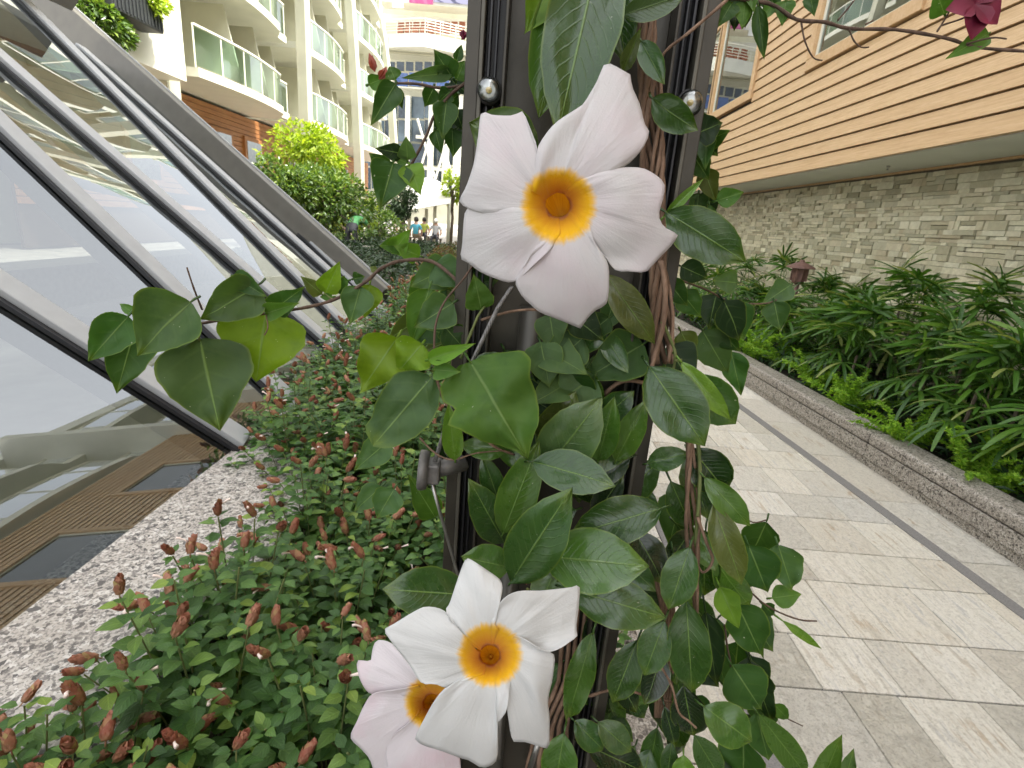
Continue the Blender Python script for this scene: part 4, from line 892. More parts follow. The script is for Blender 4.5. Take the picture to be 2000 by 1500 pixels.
# ---- flowers: each petal follows its own outline
def petal(fl, pts, c, r0, D, mt, over=0.004, rise=0.010, recurve=0.020, tilt=(0, 0), cup=0.0, k=1):
    c = Vector(c); P = [Vector(p_) for p_ in pts]; out = spline([Vector((p_.x, p_.y, 0)) for p_ in P], 4); n = len(out)
    L = [0.0]
    for a, b in zip(out, out[1:]): L.append(L[-1] + (b - a).length)
    NU = 44; rs = []
    for i in range(NU + 1):
        q = L[-1] * i / NU; j = 0
        while j < n - 2 and L[j + 1] < q: j += 1
        rs.append(out[j].lerp(out[j + 1], (q - L[j]) / max(1e-6, L[j + 1] - L[j])))
    a0 = math.atan2(rs[0].y - c.y, rs[0].x - c.x); a1 = math.atan2(rs[-1].y - c.y, rs[-1].x - c.x); da = (a1 - a0 + math.pi) % (2 * math.pi) - math.pi
    mx = max((Vector((p_.x, p_.y)) - c.to_2d()).length for p_ in rs); seed = Vector((rnd(0, 99), rnd(0, 99), 0)); NV = 24
    def fn(u, v):
        o = rs[min(NU, round(u * NU))]; an = a0 + da * (0.02 + 0.96 * u); I = Vector((c.x + 0.42 * r0 * math.cos(an), c.y + 0.42 * r0 * math.sin(an)))
        q = I.lerp(Vector((o.x, o.y)), v); rel = (q - c.to_2d()).length / mx
        h = rise * (1 - (1 - min(1, rel * 1.6)) ** 2) - recurve * rel ** 2.4 + over * (u - 0.5) * 2 * min(1, v * 1.1) ** 1.4
        rr_ = (q - c.to_2d()).length / r0
        if rr_ < 1.25: h -= 0.0085 * ((1.25 - rr_) / 0.55) ** 1.6
        h -= cup * (2 * abs(u - 0.5)) ** 3 * v
        h += 0.0050 * v * noise.noise(Vector((u * 2.6, v * 2.0, 0)) + seed) + 0.0016 * v * noise.noise(Vector((u * 9.0, v * 1.2, 3)) + seed) + 0.0012 * v * math.sin(u * 9 + v * 3 + seed.x) + 0.0035 * max(0, v - 0.8) * noise.noise(Vector((u * 7, 5, 0)) + seed) * 5
        h += tilt[0] * (q.x - c.x) / 1000 + tilt[1] * (q.y - c.y) / 1000
        return at_d(q.x, q.y, D - h)
    def uvf(u, v):
        o = rs[min(NU, round(u * NU))]; an = a0 + da * (0.02 + 0.96 * u); q = Vector((c.x + 0.42 * r0 * math.cos(an), c.y + 0.42 * r0 * math.sin(an))).lerp(Vector((o.x, o.y)), v)
        return (u, ((q - c.to_2d()).length / r0 - 0.7) * 0.37)
    o = MB().grid(fn, NU, NV, 0, uvf).build('petal', mt, fl, True)
    sd_ = o.modifiers.new('thickness', 'SOLIDIFY'); sd_.thickness = 0.00028; sd_.offset = 0
    return o
def throat(fl, c, r0, D, deep=0.030, sq=1.0, off=(0, 0), stig=True):
    prof = [(0.56, 0.0112), (0.50, 0.0128), (0.44, 0.0146), (0.36, 0.0164), (0.28, 0.0180), (0.18, 0.0194), (0.1, 0.0202), (0.02, 0.0206)]; k = len(prof) - 1; ph = rnd(0, 6)
    def fn(u, v):
        i = min(k - 1, int(v * k)); f_ = v * k - i; r_ = lerp(prof[i][0], prof[i + 1][0], f_) * r0; d_ = lerp(prof[i][1], prof[i + 1][1], f_)
        a = u * 2 * math.pi; r_ *= 1 + (0.07 * math.cos(5 * a + ph) + 0.05 * math.sin(9 * a + 2 * ph)) * (1 - v)
        return at_d(c[0] + off[0] * v + r_ * math.cos(a), c[1] + off[1] * v + r_ * sq * math.sin(a), D + d_)
    t_ = MB().grid(fn, 40, k * 3).build('throat', M['throat'], fl, True)
    p_ = at_d(c[0] + off[0] * .9, c[1] + off[1] * .9, D + 0.0205); q_ = at_d(c[0] + off[0] * .8, c[1] + off[1] * .8, D + 0.0175)
    if stig: MB().tube([p_, q_], [0.0016, 0.0006], 8).build('stigma', M['throat'], fl, True)
    b0 = at_d(c[0], c[1], D + 0.006); b1 = at_d(c[0] + 10, c[1] + 12, D + 0.05); b2 = at_d(c[0] + 30, c[1] + 26, D + 0.085)
    MB().tube([b0, b1, b2], [r0 * 1.02 * D / F_PX, 0.006, 0.003], 14, cap=False).build('flower_tube', M['calyx'], fl, True)
def sc_(pts, ox, oy, s): return [(ox + x * s, oy + y * s) for x, y in pts]

f1 = MB(); f1 = bpy.data.objects.new('flower', None); COL.objects.link(f1); f1.parent = vine; f1.matrix_parent_inverse = Matrix.Translation(-vine.location)
f1['label'] = 'large blush-white flower at the top of the vine'
c1, r1 = (1091, 402), 54
A = [(1046, 350), (1049, 292), (1040, 262), (1031, 240), (1024, 222), (1016, 217), (1005, 225), (982, 226), (959, 224), (942, 218), (937, 235), (935, 256), (930, 294), (924, 325), (910, 366), (897, 391), (905, 402), (918, 408), (950, 418), (1000, 424), (1040, 420)]
Bp = [(1036, 372), (1044, 330), (1049, 292), (1067, 261), (1089, 237), (1130, 210), (1140, 202), (1154, 180), (1169, 153), (1180, 126), (1193, 125), (1217, 138), (1232, 147), (1234, 169), (1250, 205), (1258, 240), (1268, 258), (1259, 283), (1241, 307), (1220, 325), (1195, 338), (1168, 350), (1142, 372)]
Cp = [(1118, 352), (1145, 345), (1175, 335), (1208, 328), (1241, 327), (1262, 331), (1286, 346), (1298, 361), (1295, 388), (1287, 418), (1293, 438), (1307, 450), (1324, 458), (1310, 481), (1292, 499), (1271, 522), (1259, 532), (1226, 530), (1206, 530), (1194, 519), (1184, 503), (1168, 488), (1152, 475), (1140, 445)]
Dp = [(1150, 432), (1160, 470), (1176, 495), (1188, 518), (1189, 561), (1184, 594), (1163, 606), (1143, 627), (1136, 641), (1128, 639), (1091, 624), (1055, 610), (1037, 595), (1020, 579), (1006, 551), (1013, 537), (1031, 507), (1052, 491), (1072, 474), (1060, 452)]
Ep = [(1096, 466), (1070, 492), (1040, 520), (1018, 542), (1004, 550), (989, 551), (965, 543), (938, 531), (915, 514), (900, 504), (903, 477), (905, 444), (908, 416), (916, 404), (924, 397), (932, 403), (944, 406), (971, 405), (992, 402), (1007, 411), (1028, 424), (1036, 395)]
D1 = 0.272
for pts, ov, cu in ((A, -0.003, 0.003), (Bp, -0.0035, 0.002), (Cp, -0.0035, 0.002), (Dp, -0.003, 0.002), (Ep, -0.003, 0.002)):
    petal(f1, pts, c1, r1, D1, M['petal_blush'], ov * 0.75, 0.007, 0.019, (0.02, -0.03), cu * 1.1)
throat(f1, c1, r1, D1, 0.036, 1.0, (6, 30), False)

f2 = bpy.data.objects.new('flower', None); COL.objects.link(f2); f2.parent = vine; f2.matrix_parent_inverse = Matrix.Translation(-vine.location)
f2['label'] = 'clean white flower with wide star petals below the leaves'
c2, r2, D2 = (957, 1279), 46, 0.286
z3 = lambda p_: sc_(p_, 650, 1050, 0.3)
Q1 = z3([(850, 680), (800, 580), (735, 480), (760, 430), (790, 340), (820, 250), (850, 170), (875, 135), (920, 155), (1000, 210), (1060, 250), (1095, 285), (1105, 330), (1085, 420), (1050, 480), (1030, 530), (1080, 600)])
Q2 = z3([(1010, 580), (1030, 520), (1060, 470), (1100, 410), (1150, 370), (1230, 345), (1350, 345), (1500, 330), (1570, 320), (1605, 310), (1605, 400), (1595, 500), (1585, 590), (1592, 650), (1560, 665), (1500, 710), (1430, 740), (1380, 738), (1320, 705), (1225, 650), (1190, 700)])
Q3 = z3([(1180, 640), (1225, 645), (1290, 690), (1400, 740), (1430, 745), (1445, 790), (1435, 880), (1425, 950), (1410, 1000), (1400, 1080), (1410, 1150), (1410, 1250), (1405, 1365), (1350, 1360), (1250, 1330), (1190, 1330), (1165, 1310), (1150, 1200), (1145, 1100), (1150, 1000), (1152, 920), (1130, 860)])
Q4 = z3([(1150, 850), (1155, 920), (1148, 1000), (1143, 1060), (1130, 1130), (1090, 1190), (1075, 1200), (1075, 1300), (1075, 1400), (1060, 1460), (1000, 1495), (950, 1490), (890, 1450), (820, 1430), (700, 1385), (600, 1355), (540, 1320), (545, 1280), (590, 1190), (650, 1080), (720, 990), (800, 950), (905, 935), (930, 880)])
Q5 = z3([(980, 900), (910, 930), (820, 962), (740, 980), (715, 972), (660, 952), (600, 955), (560, 930), (530, 880), (480, 800), (420, 730), (370, 660), (335, 600), (400, 560), (480, 510), (550, 470), (600, 450), (670, 455), (730, 480), (770, 535), (810, 610), (850, 665), (880, 720)])
for pts, ov in ((Q1, 0.0025), (Q2, -0.003), (Q3, -0.003), (Q4, -0.003), (Q5, -0.003)):
    petal(f2, pts, c2, r2, D2, M['petal_white'], ov * 0.8, 0.008, 0.017, (-0.02, 0.01), 0.0025)
throat(f2, c2, r2, D2, 0.030, 1.05, (2, 4))

f3 = bpy.data.objects.new('flower', None); COL.objects.link(f3); f3.parent = vine; f3.matrix_parent_inverse = Matrix.Translation(-vine.location)
f3['label'] = 'pale pink flower half hidden behind the clean white one'
c3, r3, D3 = (845, 1372), 40, 0.322
for pts in (z3([(700, 930), (600, 860), (455, 785), (400, 700), (330, 668), (280, 675), (256, 740), (248, 800), (210, 802), (163, 800), (160, 860), (190, 950), (250, 1020), (330, 1005), (450, 1005), (545, 1035)]),
            z3([(560, 960), (450, 985), (330, 1000), (250, 1022), (200, 1100), (160, 1190), (115, 1300), (180, 1370), (240, 1440), (270, 1520), (330, 1570), (420, 1500), (480, 1330), (580, 1170)]),
            z3([(560, 1120), (500, 1205), (400, 1280), (352, 1360), (350, 1470), (400, 1620), (520, 1700), (700, 1690), (820, 1600), (830, 1450), (800, 1300), (760, 1180)]),
            z3([(720, 1190), (830, 1280), (950, 1330), (1010, 1250), (1000, 1120), (930, 1040), (790, 1010)]),
            z3([(760, 1060), (850, 1000), (880, 900), (800, 800), (700, 790), (640, 870), (650, 960)])):
    petal(f3, pts, c3, r3, D3, M['petal_pink'], -0.003, 0.006, 0.013, (0.03, 0.0), 0.002)
throat(f3, c3, r3, D3, 0.026, 1.15)

# ---- leaves: (parent, kind, base px, tip px, width px, Y base, Y tip, colour, options)
V, T = vine, thorn
rows = [
 # top of the post
 (V,'e',(1178,-130),(1090,262),150,.385,.345,'d',dict(fold=.12,curl=.05)), (V,'e',(1130,-60),(1056,216),118,.405,.38,'m',dict(fold=.15)),
 (T,'h',(1085,-45),(1030,57),95,.40,.385,'y',{}), (V,'e',(1195,-70),(1222,122),72,.405,.40,'d',{}), (V,'n',(1216,140),(1250,58),30,.39,.37,'o',dict(fold=.7)),
 (V,'e',(1252,80),(1295,160),44,.40,.385,'g',{}), (V,'e',(1274,192),(1358,257),62,.395,.38,'d',dict(twist=.35)), (T,'h',(1358,262),(1414,238),62,.43,.43,'k',{}),
 (V,'e',(1215,30),(1345,-14),52,.39,.38,'b',{}), (V,'e',(1052,300),(918,240),118,.40,.385,'b',dict(fold=.05,curl=.10)),
 (V,'e',(1300,414),(1458,512),96,.385,.365,'g',dict(fold=.25,curl=.15)), (V,'n',(1295,425),(1377,346),20,.40,.40,'l',dict(fold=.6)), (V,'e',(1183,535),(1282,676),64,.395,.39,'o',dict(fold=.2)),
 (T,'h',(1352,300),(1385,352),50,.45,.45,'d',{}), (T,'h',(1400,392),(1456,374),38,.46,.46,'m',{}), (T,'h',(1375,330),(1398,395),42,.46,.46,'o',{}), (T,'n',(1385,400),(1398,440),18,.44,.44,'d',{}),
 # middle right
 (V,'e',(1268,716),(1379,874),112,.37,.345,'d',dict(fold=.12,curl=.1)), (V,'e',(1330,706),(1430,824),40,.385,.37,'l',dict(fold=.35)), (V,'e',(1345,735),(1441,832),88,.40,.39,'g',{}),
 (V,'e',(1040,902),(1200,945),84,.36,.335,'g',dict(fold=.15,curl=.12,twist=-.2)), (V,'e',(1062,925),(1168,786),112,.385,.36,'b',dict(fold=.12)), (V,'e',(1070,885),(1122,772),92,.405,.39,'o',{}),
 (V,'e',(1168,900),(1198,782),58,.395,.38,'m',dict(fold=.5)), (V,'e',(1203,900),(1260,786),56,.40,.385,'m',dict(fold=.5)), (V,'e',(1172,822),(1236,766),58,.41,.40,'d',{}),
 (V,'e',(983,1042),(1048,874),80,.375,.36,'m',dict(fold=.3)), (V,'e',(985,1060),(921,945),72,.395,.38,'g',dict(fold=.3)), (V,'e',(978,990),(944,892),48,.405,.40,'d',{}), (V,'e',(988,882),(898,868),46,.405,.40,'m',{}),
 (V,'e',(998,1136),(1109,965),112,.345,.325,'g',dict(fold=.18,curl=.10)), (V,'e',(1292,992),(1112,1046),92,.38,.37,'d',dict(fold=.3)), (V,'e',(1058,1086),(1268,1106),124,.355,.335,'m',dict(fold=.15,curl=.12)),
 (V,'e',(1110,1150),(1306,1208),96,.37,.35,'g',dict(fold=.2,curl=.15)), (V,'e',(915,1162),(749,1151),98,.345,.325,'g',dict(fold=.15,curl=.08)), (V,'e',(995,1108),(904,1088),72,.37,.36,'m',{}), (V,'e',(1160,1010),(1215,930),52,.41,.40,'k',{}),
 # hanging leaves
 (V,'e',(1347,1068),(1304,1196),70,.38,.365,'g',dict(fold=.2)), (V,'e',(1340,1172),(1353,1368),84,.385,.365,'d',dict(fold=.25)), (V,'e',(1298,1212),(1256,1325),64,.385,.37,'g',{}),
 (V,'e',(1245,1250),(1194,1380),64,.39,.375,'d',{}), (V,'e',(1375,1380),(1476,1454),80,.39,.375,'m',dict(fold=.15)), (V,'e',(1335,1340),(1356,1448),74,.41,.40,'k',{}), (V,'e',(1158,1236),(1104,1420),56,.39,.375,'m',dict(wave=.35)),
 (V,'e',(1122,1408),(1182,1468),52,.40,.39,'g',{}), (V,'e',(1168,1410),(1238,1472),54,.40,.39,'b',{}), (V,'e',(1145,1455),(1268,1512),66,.405,.40,'k',{}), (V,'e',(1102,1432),(1082,1545),72,.375,.36,'m',{}),
 (V,'e',(1298,1380),(1320,1462),34,.41,.40,'k',{}), (V,'e',(1312,1450),(1302,1525),34,.41,.40,'d',{}), (V,'e',(1335,1474),(1337,1535),46,.40,.39,'l',{}), (V,'e',(1356,1436),(1412,1528),54,.41,.40,'g',{}),
 (V,'e',(1482,1395),(1592,1535),52,.42,.41,'m',{}), (V,'e',(1596,1550),(1637,1452),44,.42,.40,'m',dict(fold=.5)), (V,'e',(1640,1560),(1664,1475),34,.43,.42,'b',{}), (V,'n',(1528,1212),(1611,1272),18,.43,.42,'l',dict(fold=.4)),
 (V,'e',(1393,984),(1452,1150),62,.39,.37,'o',dict(fold=.25,curl=.1)), (V,'e',(1376,932),(1470,1032),52,.395,.38,'m',dict(fold=.3)), (V,'e',(1350,876),(1424,966),84,.41,.40,'k',{}),
 (V,'e',(1265,905),(1345,885),48,.41,.40,'g',{}), (V,'e',(1310,940),(1355,1040),60,.415,.41,'d',{}),
 # heart-shaped leaves around the post
 (T,'h',(1462,1066),(1502,1164),92,.44,.43,'g',{}), (T,'h',(1520,1066),(1550,1158),76,.45,.44,'b',dict(wave=.25)), (T,'h',(1406,1146),(1446,1234),50,.42,.41,'l',{}), (T,'h',(1438,1176),(1494,1294),80,.44,.43,'d',dict(wave=.2)),
 (T,'h',(1508,1168),(1568,1160),44,.45,.45,'m',{}), (T,'h',(1430,1300),(1494,1396),92,.43,.42,'g',{}), (T,'h',(1466,1296),(1512,1424),58,.45,.44,'k',dict(wave=.3)), (T,'h',(1478,1396),(1504,1496),66,.44,.43,'g',{}),
 (T,'h',(1378,1196),(1402,1354),58,.44,.43,'k',{}), (T,'h',(1512,1376),(1545,1410),28,.45,.45,'m',{}), (T,'h',(1500,1085),(1450,1150),70,.46,.45,'g',{}), (T,'h',(1490,1180),(1515,1205),30,.45,.45,'g',{}),
 (T,'h',(1138,660),(1056,734),84,.41,.40,'b',dict(fold=.15)), (T,'h',(1160,735),(1082,792),104,.41,.40,'b',dict(fold=.1)), (T,'h',(1256,672),(1140,742),104,.42,.41,'d',dict(fold=.15)), (T,'h',(1190,620),(1140,660),50,.42,.42,'d',{}),
 (T,'h',(1440,552),(1392,548),46,.52,.52,'b',{}), (T,'h',(1545,556),(1492,592),48,.53,.52,'b',{}), (T,'h',(1512,590),(1524,646),52,.52,.51,'g',{}), (T,'h',(1438,590),(1452,664),60,.51,.50,'g',{}), (T,'h',(1330,648),(1356,698),50,.47,.47,'o',{}),
 (T,'h',(1372,646),(1424,734),74,.48,.48,'b',{}), (T,'h',(1428,688),(1448,774),50,.49,.48,'g',dict(wave=.3)), (T,'h',(1330,520),(1385,545),50,.48,.48,'k',{}), (T,'h',(1330,570),(1370,620),52,.47,.47,'g',{}), (T,'h',(1300,545),(1345,600),46,.45,.45,'d',{}),
 # branch reaching over the glass
 (T,'h',(520,606),(500,750),158,.45,.44,'y',dict(fold=.1)), (T,'h',(390,662),(430,842),172,.42,.40,'b',dict(fold=.1,curl=.08)),
 (T,'h',(372,590),(262,694),124,.41,.385,'b',dict(fold=.65,curl=.15,twist=.25)), (T,'h',(250,618),(170,708),78,.41,.39,'g',dict(fold=.4)), (T,'h',(262,648),(228,768),86,.425,.40,'g',dict(fold=.35)), (T,'h',(255,632),(187,620),34,.43,.43,'m',{}),
 (T,'h',(262,612),(232,592),20,.43,.43,'m',{}), (T,'h',(345,592),(300,605),34,.43,.43,'l',{}), (T,'h',(505,556),(389,628),90,.43,.405,'b',dict(fold=.6,wave=.2,twist=-.2)), (T,'h',(455,540),(518,578),44,.43,.42,'g',dict(fold=.4)), (T,'h',(448,618),(466,560),30,.44,.43,'l',{}),
 (T,'h',(533,606),(592,562),52,.44,.43,'g',dict(fold=.6,wave=.3)), (T,'h',(520,612),(576,594),36,.43,.41,'m',dict(fold=.6)), (T,'h',(636,572),(662,514),46,.45,.44,'y',dict(fold=.3)), (T,'h',(628,574),(588,540),32,.45,.44,'o',{}), (T,'h',(655,570),(672,540),34,.455,.45,'g',{}),
 (T,'h',(704,560),(684,632),66,.45,.44,'b',dict(fold=.3)), (T,'h',(722,556),(712,622),56,.46,.455,'y',{}), (T,'h',(650,580),(623,580),16,.45,.45,'m',{}), (T,'h',(680,548),(655,556),22,.46,.46,'m',{}), (T,'h',(690,545),(712,540),26,.46,.46,'d',{}), (T,'n',(738,530),(722,522),14,.46,.46,'o',{}),
 # beside the post, over the shrub bed
 (T,'h',(918,706),(1030,896),205,.385,.35,'m',dict(fold=.12,curl=.12,wave=.18,prof=[(0,.25,.3),(.06,.75,.6),(.18,.85,.98),(.30,.70,1.0),(.42,.95,.82),(.52,.78,.80),(.65,.60,.70),(.78,.30,.55),(.88,.13,.28),(.95,.06,.12),(1,0,0)],NT=26,NS=12)),
 (T,'h',(842,738),(728,872),118,.385,.36,'b',dict(fold=.15,curl=.05,wave=.12,prof=[(0,.2,.2),(.08,.7,.6),(.22,1,.85),(.4,.98,.95),(.6,.85,.9),(.75,.65,.72),(.88,.62,.5),(.96,.4,.25),(1,0,0)])),
 (T,'h',(775,660),(702,768),104,.40,.385,'y',dict(fold=.2,wave=.5)), (T,'h',(824,672),(776,728),84,.395,.385,'y',dict(fold=.3,wave=.3)), (T,'h',(838,702),(925,672),34,.38,.37,'l',dict(fold=.6)), (T,'h',(848,722),(897,726),40,.38,.37,'m',dict(fold=.5)),
 (T,'h',(884,592),(808,640),76,.41,.40,'b',dict(fold=.2)), (T,'h',(838,565),(802,676),66,.43,.42,'m',{}), (T,'h',(940,604),(926,538),58,.41,.40,'m',{}), (T,'h',(905,560),(975,545),62,.43,.43,'d',{}), (T,'h',(880,520),(800,560),70,.47,.46,'b',{}), (T,'h',(850,515),(905,560),70,.46,.45,'b',{}),
 (V,'e',(889,898),(877,796),42,.385,.37,'l',dict(fold=.4)), (T,'h',(770,955),(735,1015),62,.47,.46,'b',{}), (T,'h',(745,950),(690,1000),50,.48,.47,'b',{}), (T,'h',(850,1010),(800,930),54,.52,.51,'m',{}), (T,'h',(760,860),(690,920),60,.6,.58,'b',{}), (T,'h',(820,500),(770,480),40,.48,.47,'l',{}),
 (T,'h',(768,492),(800,450),40,.48,.47,'l',{}), (T,'h',(780,478),(742,480),36,.48,.47,'m',{}), (T,'h',(870,640),(915,690),54,.42,.42,'d',{}),
 # branch beside the top of the post
 (T,'h',(884,152),(848,98),50,.42,.41,'d',{}), (T,'h',(892,156),(908,117),40,.43,.43,'m',{}), (T,'h',(882,142),(788,152),30,.42,.40,'b',dict(fold=.6)), (T,'h',(772,156),(760,128),34,.43,.43,'m',{}), (T,'h',(772,164),(727,240),52,.42,.40,'d',dict(fold=.3)), (T,'h',(773,172),(786,212),24,.42,.42,'d',{}),
 (T,'h',(872,198),(864,268),52,.43,.42,'d',{}), (T,'h',(880,178),(856,200),34,.43,.43,'d',{}), (T,'h',(890,215),(905,255),36,.44,.44,'k',{}), (T,'h',(892,120),(902,86),20,.44,.44,'d',{}), (T,'h',(768,318),(744,402),84,.42,.40,'d',dict(fold=.35)), (T,'h',(786,300),(734,290),34,.43,.42,'k',{}),
 (T,'h',(796,312),(793,268),36,.43,.42,'b',{}), (T,'h',(800,322),(820,378),52,.42,.41,'l',{}), (T,'h',(795,318),(770,308),24,.43,.43,'m',{}), (T,'h',(720,165),(755,150),30,.43,.43,'m',{}), (T,'h',(850,255),(862,300),30,.43,.43,'d',{}), (T,'h',(755,330),(722,300),40,.44,.43,'d',{}),
 # branch under the windows
 (T,'h',(1430,5),(1405,48),44,.47,.46,'d',{}), (T,'h',(1455,5),(1450,52),40,.47,.46,'m',{}), (T,'n',(1480,10),(1492,112),30,.46,.45,'d',dict(fold=.5)), (T,'h',(1535,2),(1528,46),38,.47,.46,'m',{}), (T,'h',(1582,-10),(1590,28),30,.47,.46,'d',{}), (T,'h',(1930,66),(1856,110),40,.46,.45,'m',dict(fold=.4)),
 (T,'h',(1845,28),(1828,-18),44,.46,.45,'m',{}), (T,'h',(1440,-20),(1475,20),46,.48,.47,'d',{}), (T,'h',(1500,-15),(1520,25),40,.48,.47,'d',{}),
]
for par, kd, b, t, wd, Y0, Y1, col, kw in rows: vine_leaf(par, kd, b, t, wd, Y0, Y1, col, **kw)
# the leaf mass behind them
def fill(par, kd, n, box, ang, L, cols, Yr):
    for _ in range(n):
        x, y = rnd(box[0], box[1]), rnd(box[2], box[3]); a = R(rnd(*ang)); l = rnd(*L); Y = rnd(*Yr)
        vine_leaf(par, kd, (x, y), (x + l * math.cos(a), y + l * math.sin(a)), l * (rnd(.42, .56) if kd == 'e' else rnd(.7, .9)), Y, Y - rnd(-.01, .03), random.choice(cols), NT=10, NS=6, twist=rnd(-.5, .5))
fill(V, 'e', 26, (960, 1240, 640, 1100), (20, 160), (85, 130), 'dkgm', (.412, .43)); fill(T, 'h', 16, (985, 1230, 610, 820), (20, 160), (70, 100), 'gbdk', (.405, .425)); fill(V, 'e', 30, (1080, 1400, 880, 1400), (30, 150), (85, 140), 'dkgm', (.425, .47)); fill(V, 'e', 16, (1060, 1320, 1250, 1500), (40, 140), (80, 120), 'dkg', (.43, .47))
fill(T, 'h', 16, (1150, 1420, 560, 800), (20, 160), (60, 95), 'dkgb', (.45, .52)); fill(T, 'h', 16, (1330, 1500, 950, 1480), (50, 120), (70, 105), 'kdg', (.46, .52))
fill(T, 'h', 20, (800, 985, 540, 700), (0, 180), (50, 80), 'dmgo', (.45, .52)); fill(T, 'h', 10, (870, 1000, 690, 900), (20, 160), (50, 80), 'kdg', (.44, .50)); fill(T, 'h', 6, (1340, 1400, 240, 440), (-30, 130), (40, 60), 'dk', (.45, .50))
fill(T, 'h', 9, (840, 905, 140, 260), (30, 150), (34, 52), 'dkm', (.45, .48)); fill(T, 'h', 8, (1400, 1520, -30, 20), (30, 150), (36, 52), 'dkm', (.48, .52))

# ---- stems
for k in range(7):                                         # twisted bundle up the post
    ph = k * 0.9; stem(V, [(1268 + 16 * math.sin(ph + y / 70) + (y - 150) * 0.05 + (k - 3) * 2, y, .412 + .006 * math.cos(ph + y / 70)) for y in range(-60, 760, 55)], 0.0022 if k < 5 else 0.0015, 'woody', wob=0.0006, taper=1)
stem(V, [(1290, 510, .39), (1299, 560, .385), (1296, 630, .385), (1280, 690, .39), (1272, 722, .385)], .0022, 'woody'); stem(V, [(1293, 628, .385), (1312, 670, .39), (1318, 705, .39), (1300, 800, .41)], .0013, 'stem_green'); stem(V, [(1318, 704, .388), (1332, 703, .386)], .0012, 'stem_green')
for k in range(5):
    ph = k * 1.3; stem(V, [(1342 + k * 4 + 7 * math.sin(ph + y / 60) + (y - 860) * 0.03, y, .40 + .006 * math.cos(ph + y / 60)) for y in range(840, 1240 - 35 * k, 45)], .0017, 'woody' if k < 4 else 'stem_green', taper=.9)
stem(V, [(1362, 1010, .39), (1380, 1060, .385), (1392, 1095, .385), (1372, 1118, .39), (1355, 1085, .395)], .0014, 'woody'); stem(V, [(1290, 1300, .39), (1312, 1340, .385), (1325, 1390, .38), (1345, 1408, .378), (1360, 1422, .376)], .0013, 'woody')
for k in range(6): stem(V, [(1255 + k * 9, 1040 + 14 * k, .43), (1272 + k * 8, 1110, .425), (1290 + k * 5, 1180, .43), (1285 + k * 6, 1280, .435), (1280 + k * 5, 1400, .44)], .0022, 'woody')
for k in range(5): stem(V, [(1030 + k * 22, 1500, .43), (1050 + k * 14, 1420, .425), (1090 + k * 12, 1330, .43), (1100 + k * 14, 1200, .435), (1120 + k * 10, 1080, .44)], .0026, 'woody', wob=.001)
stem(V, [(1150, 1360, .41), (1210, 1345, .41), (1270, 1362, .415), (1315, 1372, .42)], .0015, 'woody'); stem(V, [(1180, 770, .42), (1215, 745, .415), (1262, 752, .415), (1280, 800, .42)], .0020, 'woody'); stem(V, [(1420, 0, .40), (1350, 60, .395), (1300, 100, .40), (1285, 130, .405)], .0012, 'woody')
stem(T, [(905, 560, .44), (860, 520, .455), (830, 508, .46), (780, 510, .46), (742, 526, .455), (715, 550, .45), (660, 582, .445), (600, 600, .44), (520, 612, .435), (430, 625, .43), (362, 638, .425)], .0017, 'twig')
stem(T, [(395, 605, .425), (378, 562, .42), (365, 522, .42)], .0008, 'twig'); stem(T, [(393, 640, .425), (388, 655, .42), (390, 668, .42)], .001, 'stem_green'); stem(T, [(520, 615, .43), (523, 640, .425), (516, 655, .422)], .0007, 'woody'); stem(T, [(648, 584, .445), (632, 572, .445)], .0008, 'stem_green')
stem(T, [(912, 160, .43), (880, 185, .43), (850, 222, .43), (834, 262, .43), (815, 300, .43), (797, 330, .43), (778, 338, .43), (764, 322, .43)], .0012, 'twig'); stem(T, [(900, 168, .435), (860, 172, .43), (815, 164, .43), (776, 163, .43), (740, 168, .43)], .0011, 'twig')
stem(T, [(1395, -5, .47), (1500, 6, .465), (1555, 38, .46), (1610, 43, .46), (1660, 56, .46), (1750, 58, .46), (1850, 75, .455), (1905, 92, .455), (2000, 100, .45), (2120, 108, .45)], .0014, 'twig')
for pts in ([(1565, 44, .46), (1572, 80, .455), (1588, 112, .455), (1606, 118, .455)], [(1658, 56, .46), (1668, 80, .455), (1682, 92, .455), (1697, 92, .455)], [(1636, 40, .46), (1655, 18, .46), (1672, -4, .46)], [(1690, 48, .46), (1706, 40, .46)], [(1880, 88, .455), (1935, 74, .45), (1966, 76, .45)], [(1830, 62, .455), (1850, 30, .455), (1862, 5, .455)], [(1838, 50, .455), (1880, 36, .455), (1898, 25, .455)]): stem(T, pts, .0007, 'twig')
stem(T, [(850, 715, .39), (858, 760, .385), (880, 800, .385), (930, 840, .39), (965, 872, .39), (1005, 888, .40)], .0014, 'woody'); stem(T, [(848, 715, .39), (850, 640, .395), (868, 590, .40), (905, 545, .41), (925, 515, .42)], .001, 'twig'); stem(T, [(900, 700, .40), (920, 650, .40), (938, 610, .405), (965, 580, .42)], .0012, 'stem_green')
stem(T, [(820, 855, .40), (850, 885, .395), (885, 898, .39), (930, 885, .39), (985, 880, .40)], .0008, 'woody'); stem(T, [(1330, 548, .47), (1380, 566, .50), (1430, 590, .51), (1500, 592, .52), (1530, 575, .525)], .001, 'twig'); stem(T, [(940, 625, .415), (1000, 608, .41), (1055, 606, .41), (1110, 620, .42)], .0012, 'woody')
stem(T, [(1400, 960, .44), (1420, 1040, .44), (1440, 1120, .44), (1470, 1160, .445), (1510, 1190, .445), (1560, 1210, .44), (1595, 1213, .44)], .0011, 'twig'); stem(T, [(1440, 1000, .44), (1470, 1020, .44), (1498, 1015, .44)], .0007, 'twig'); stem(T, [(1415, 1220, .44), (1420, 1260, .44), (1428, 1310, .44), (1420, 1360, .44)], .0011, 'twig'); stem(T, [(1540, 1405, .45), (1568, 1418, .45)], .0007, 'twig')
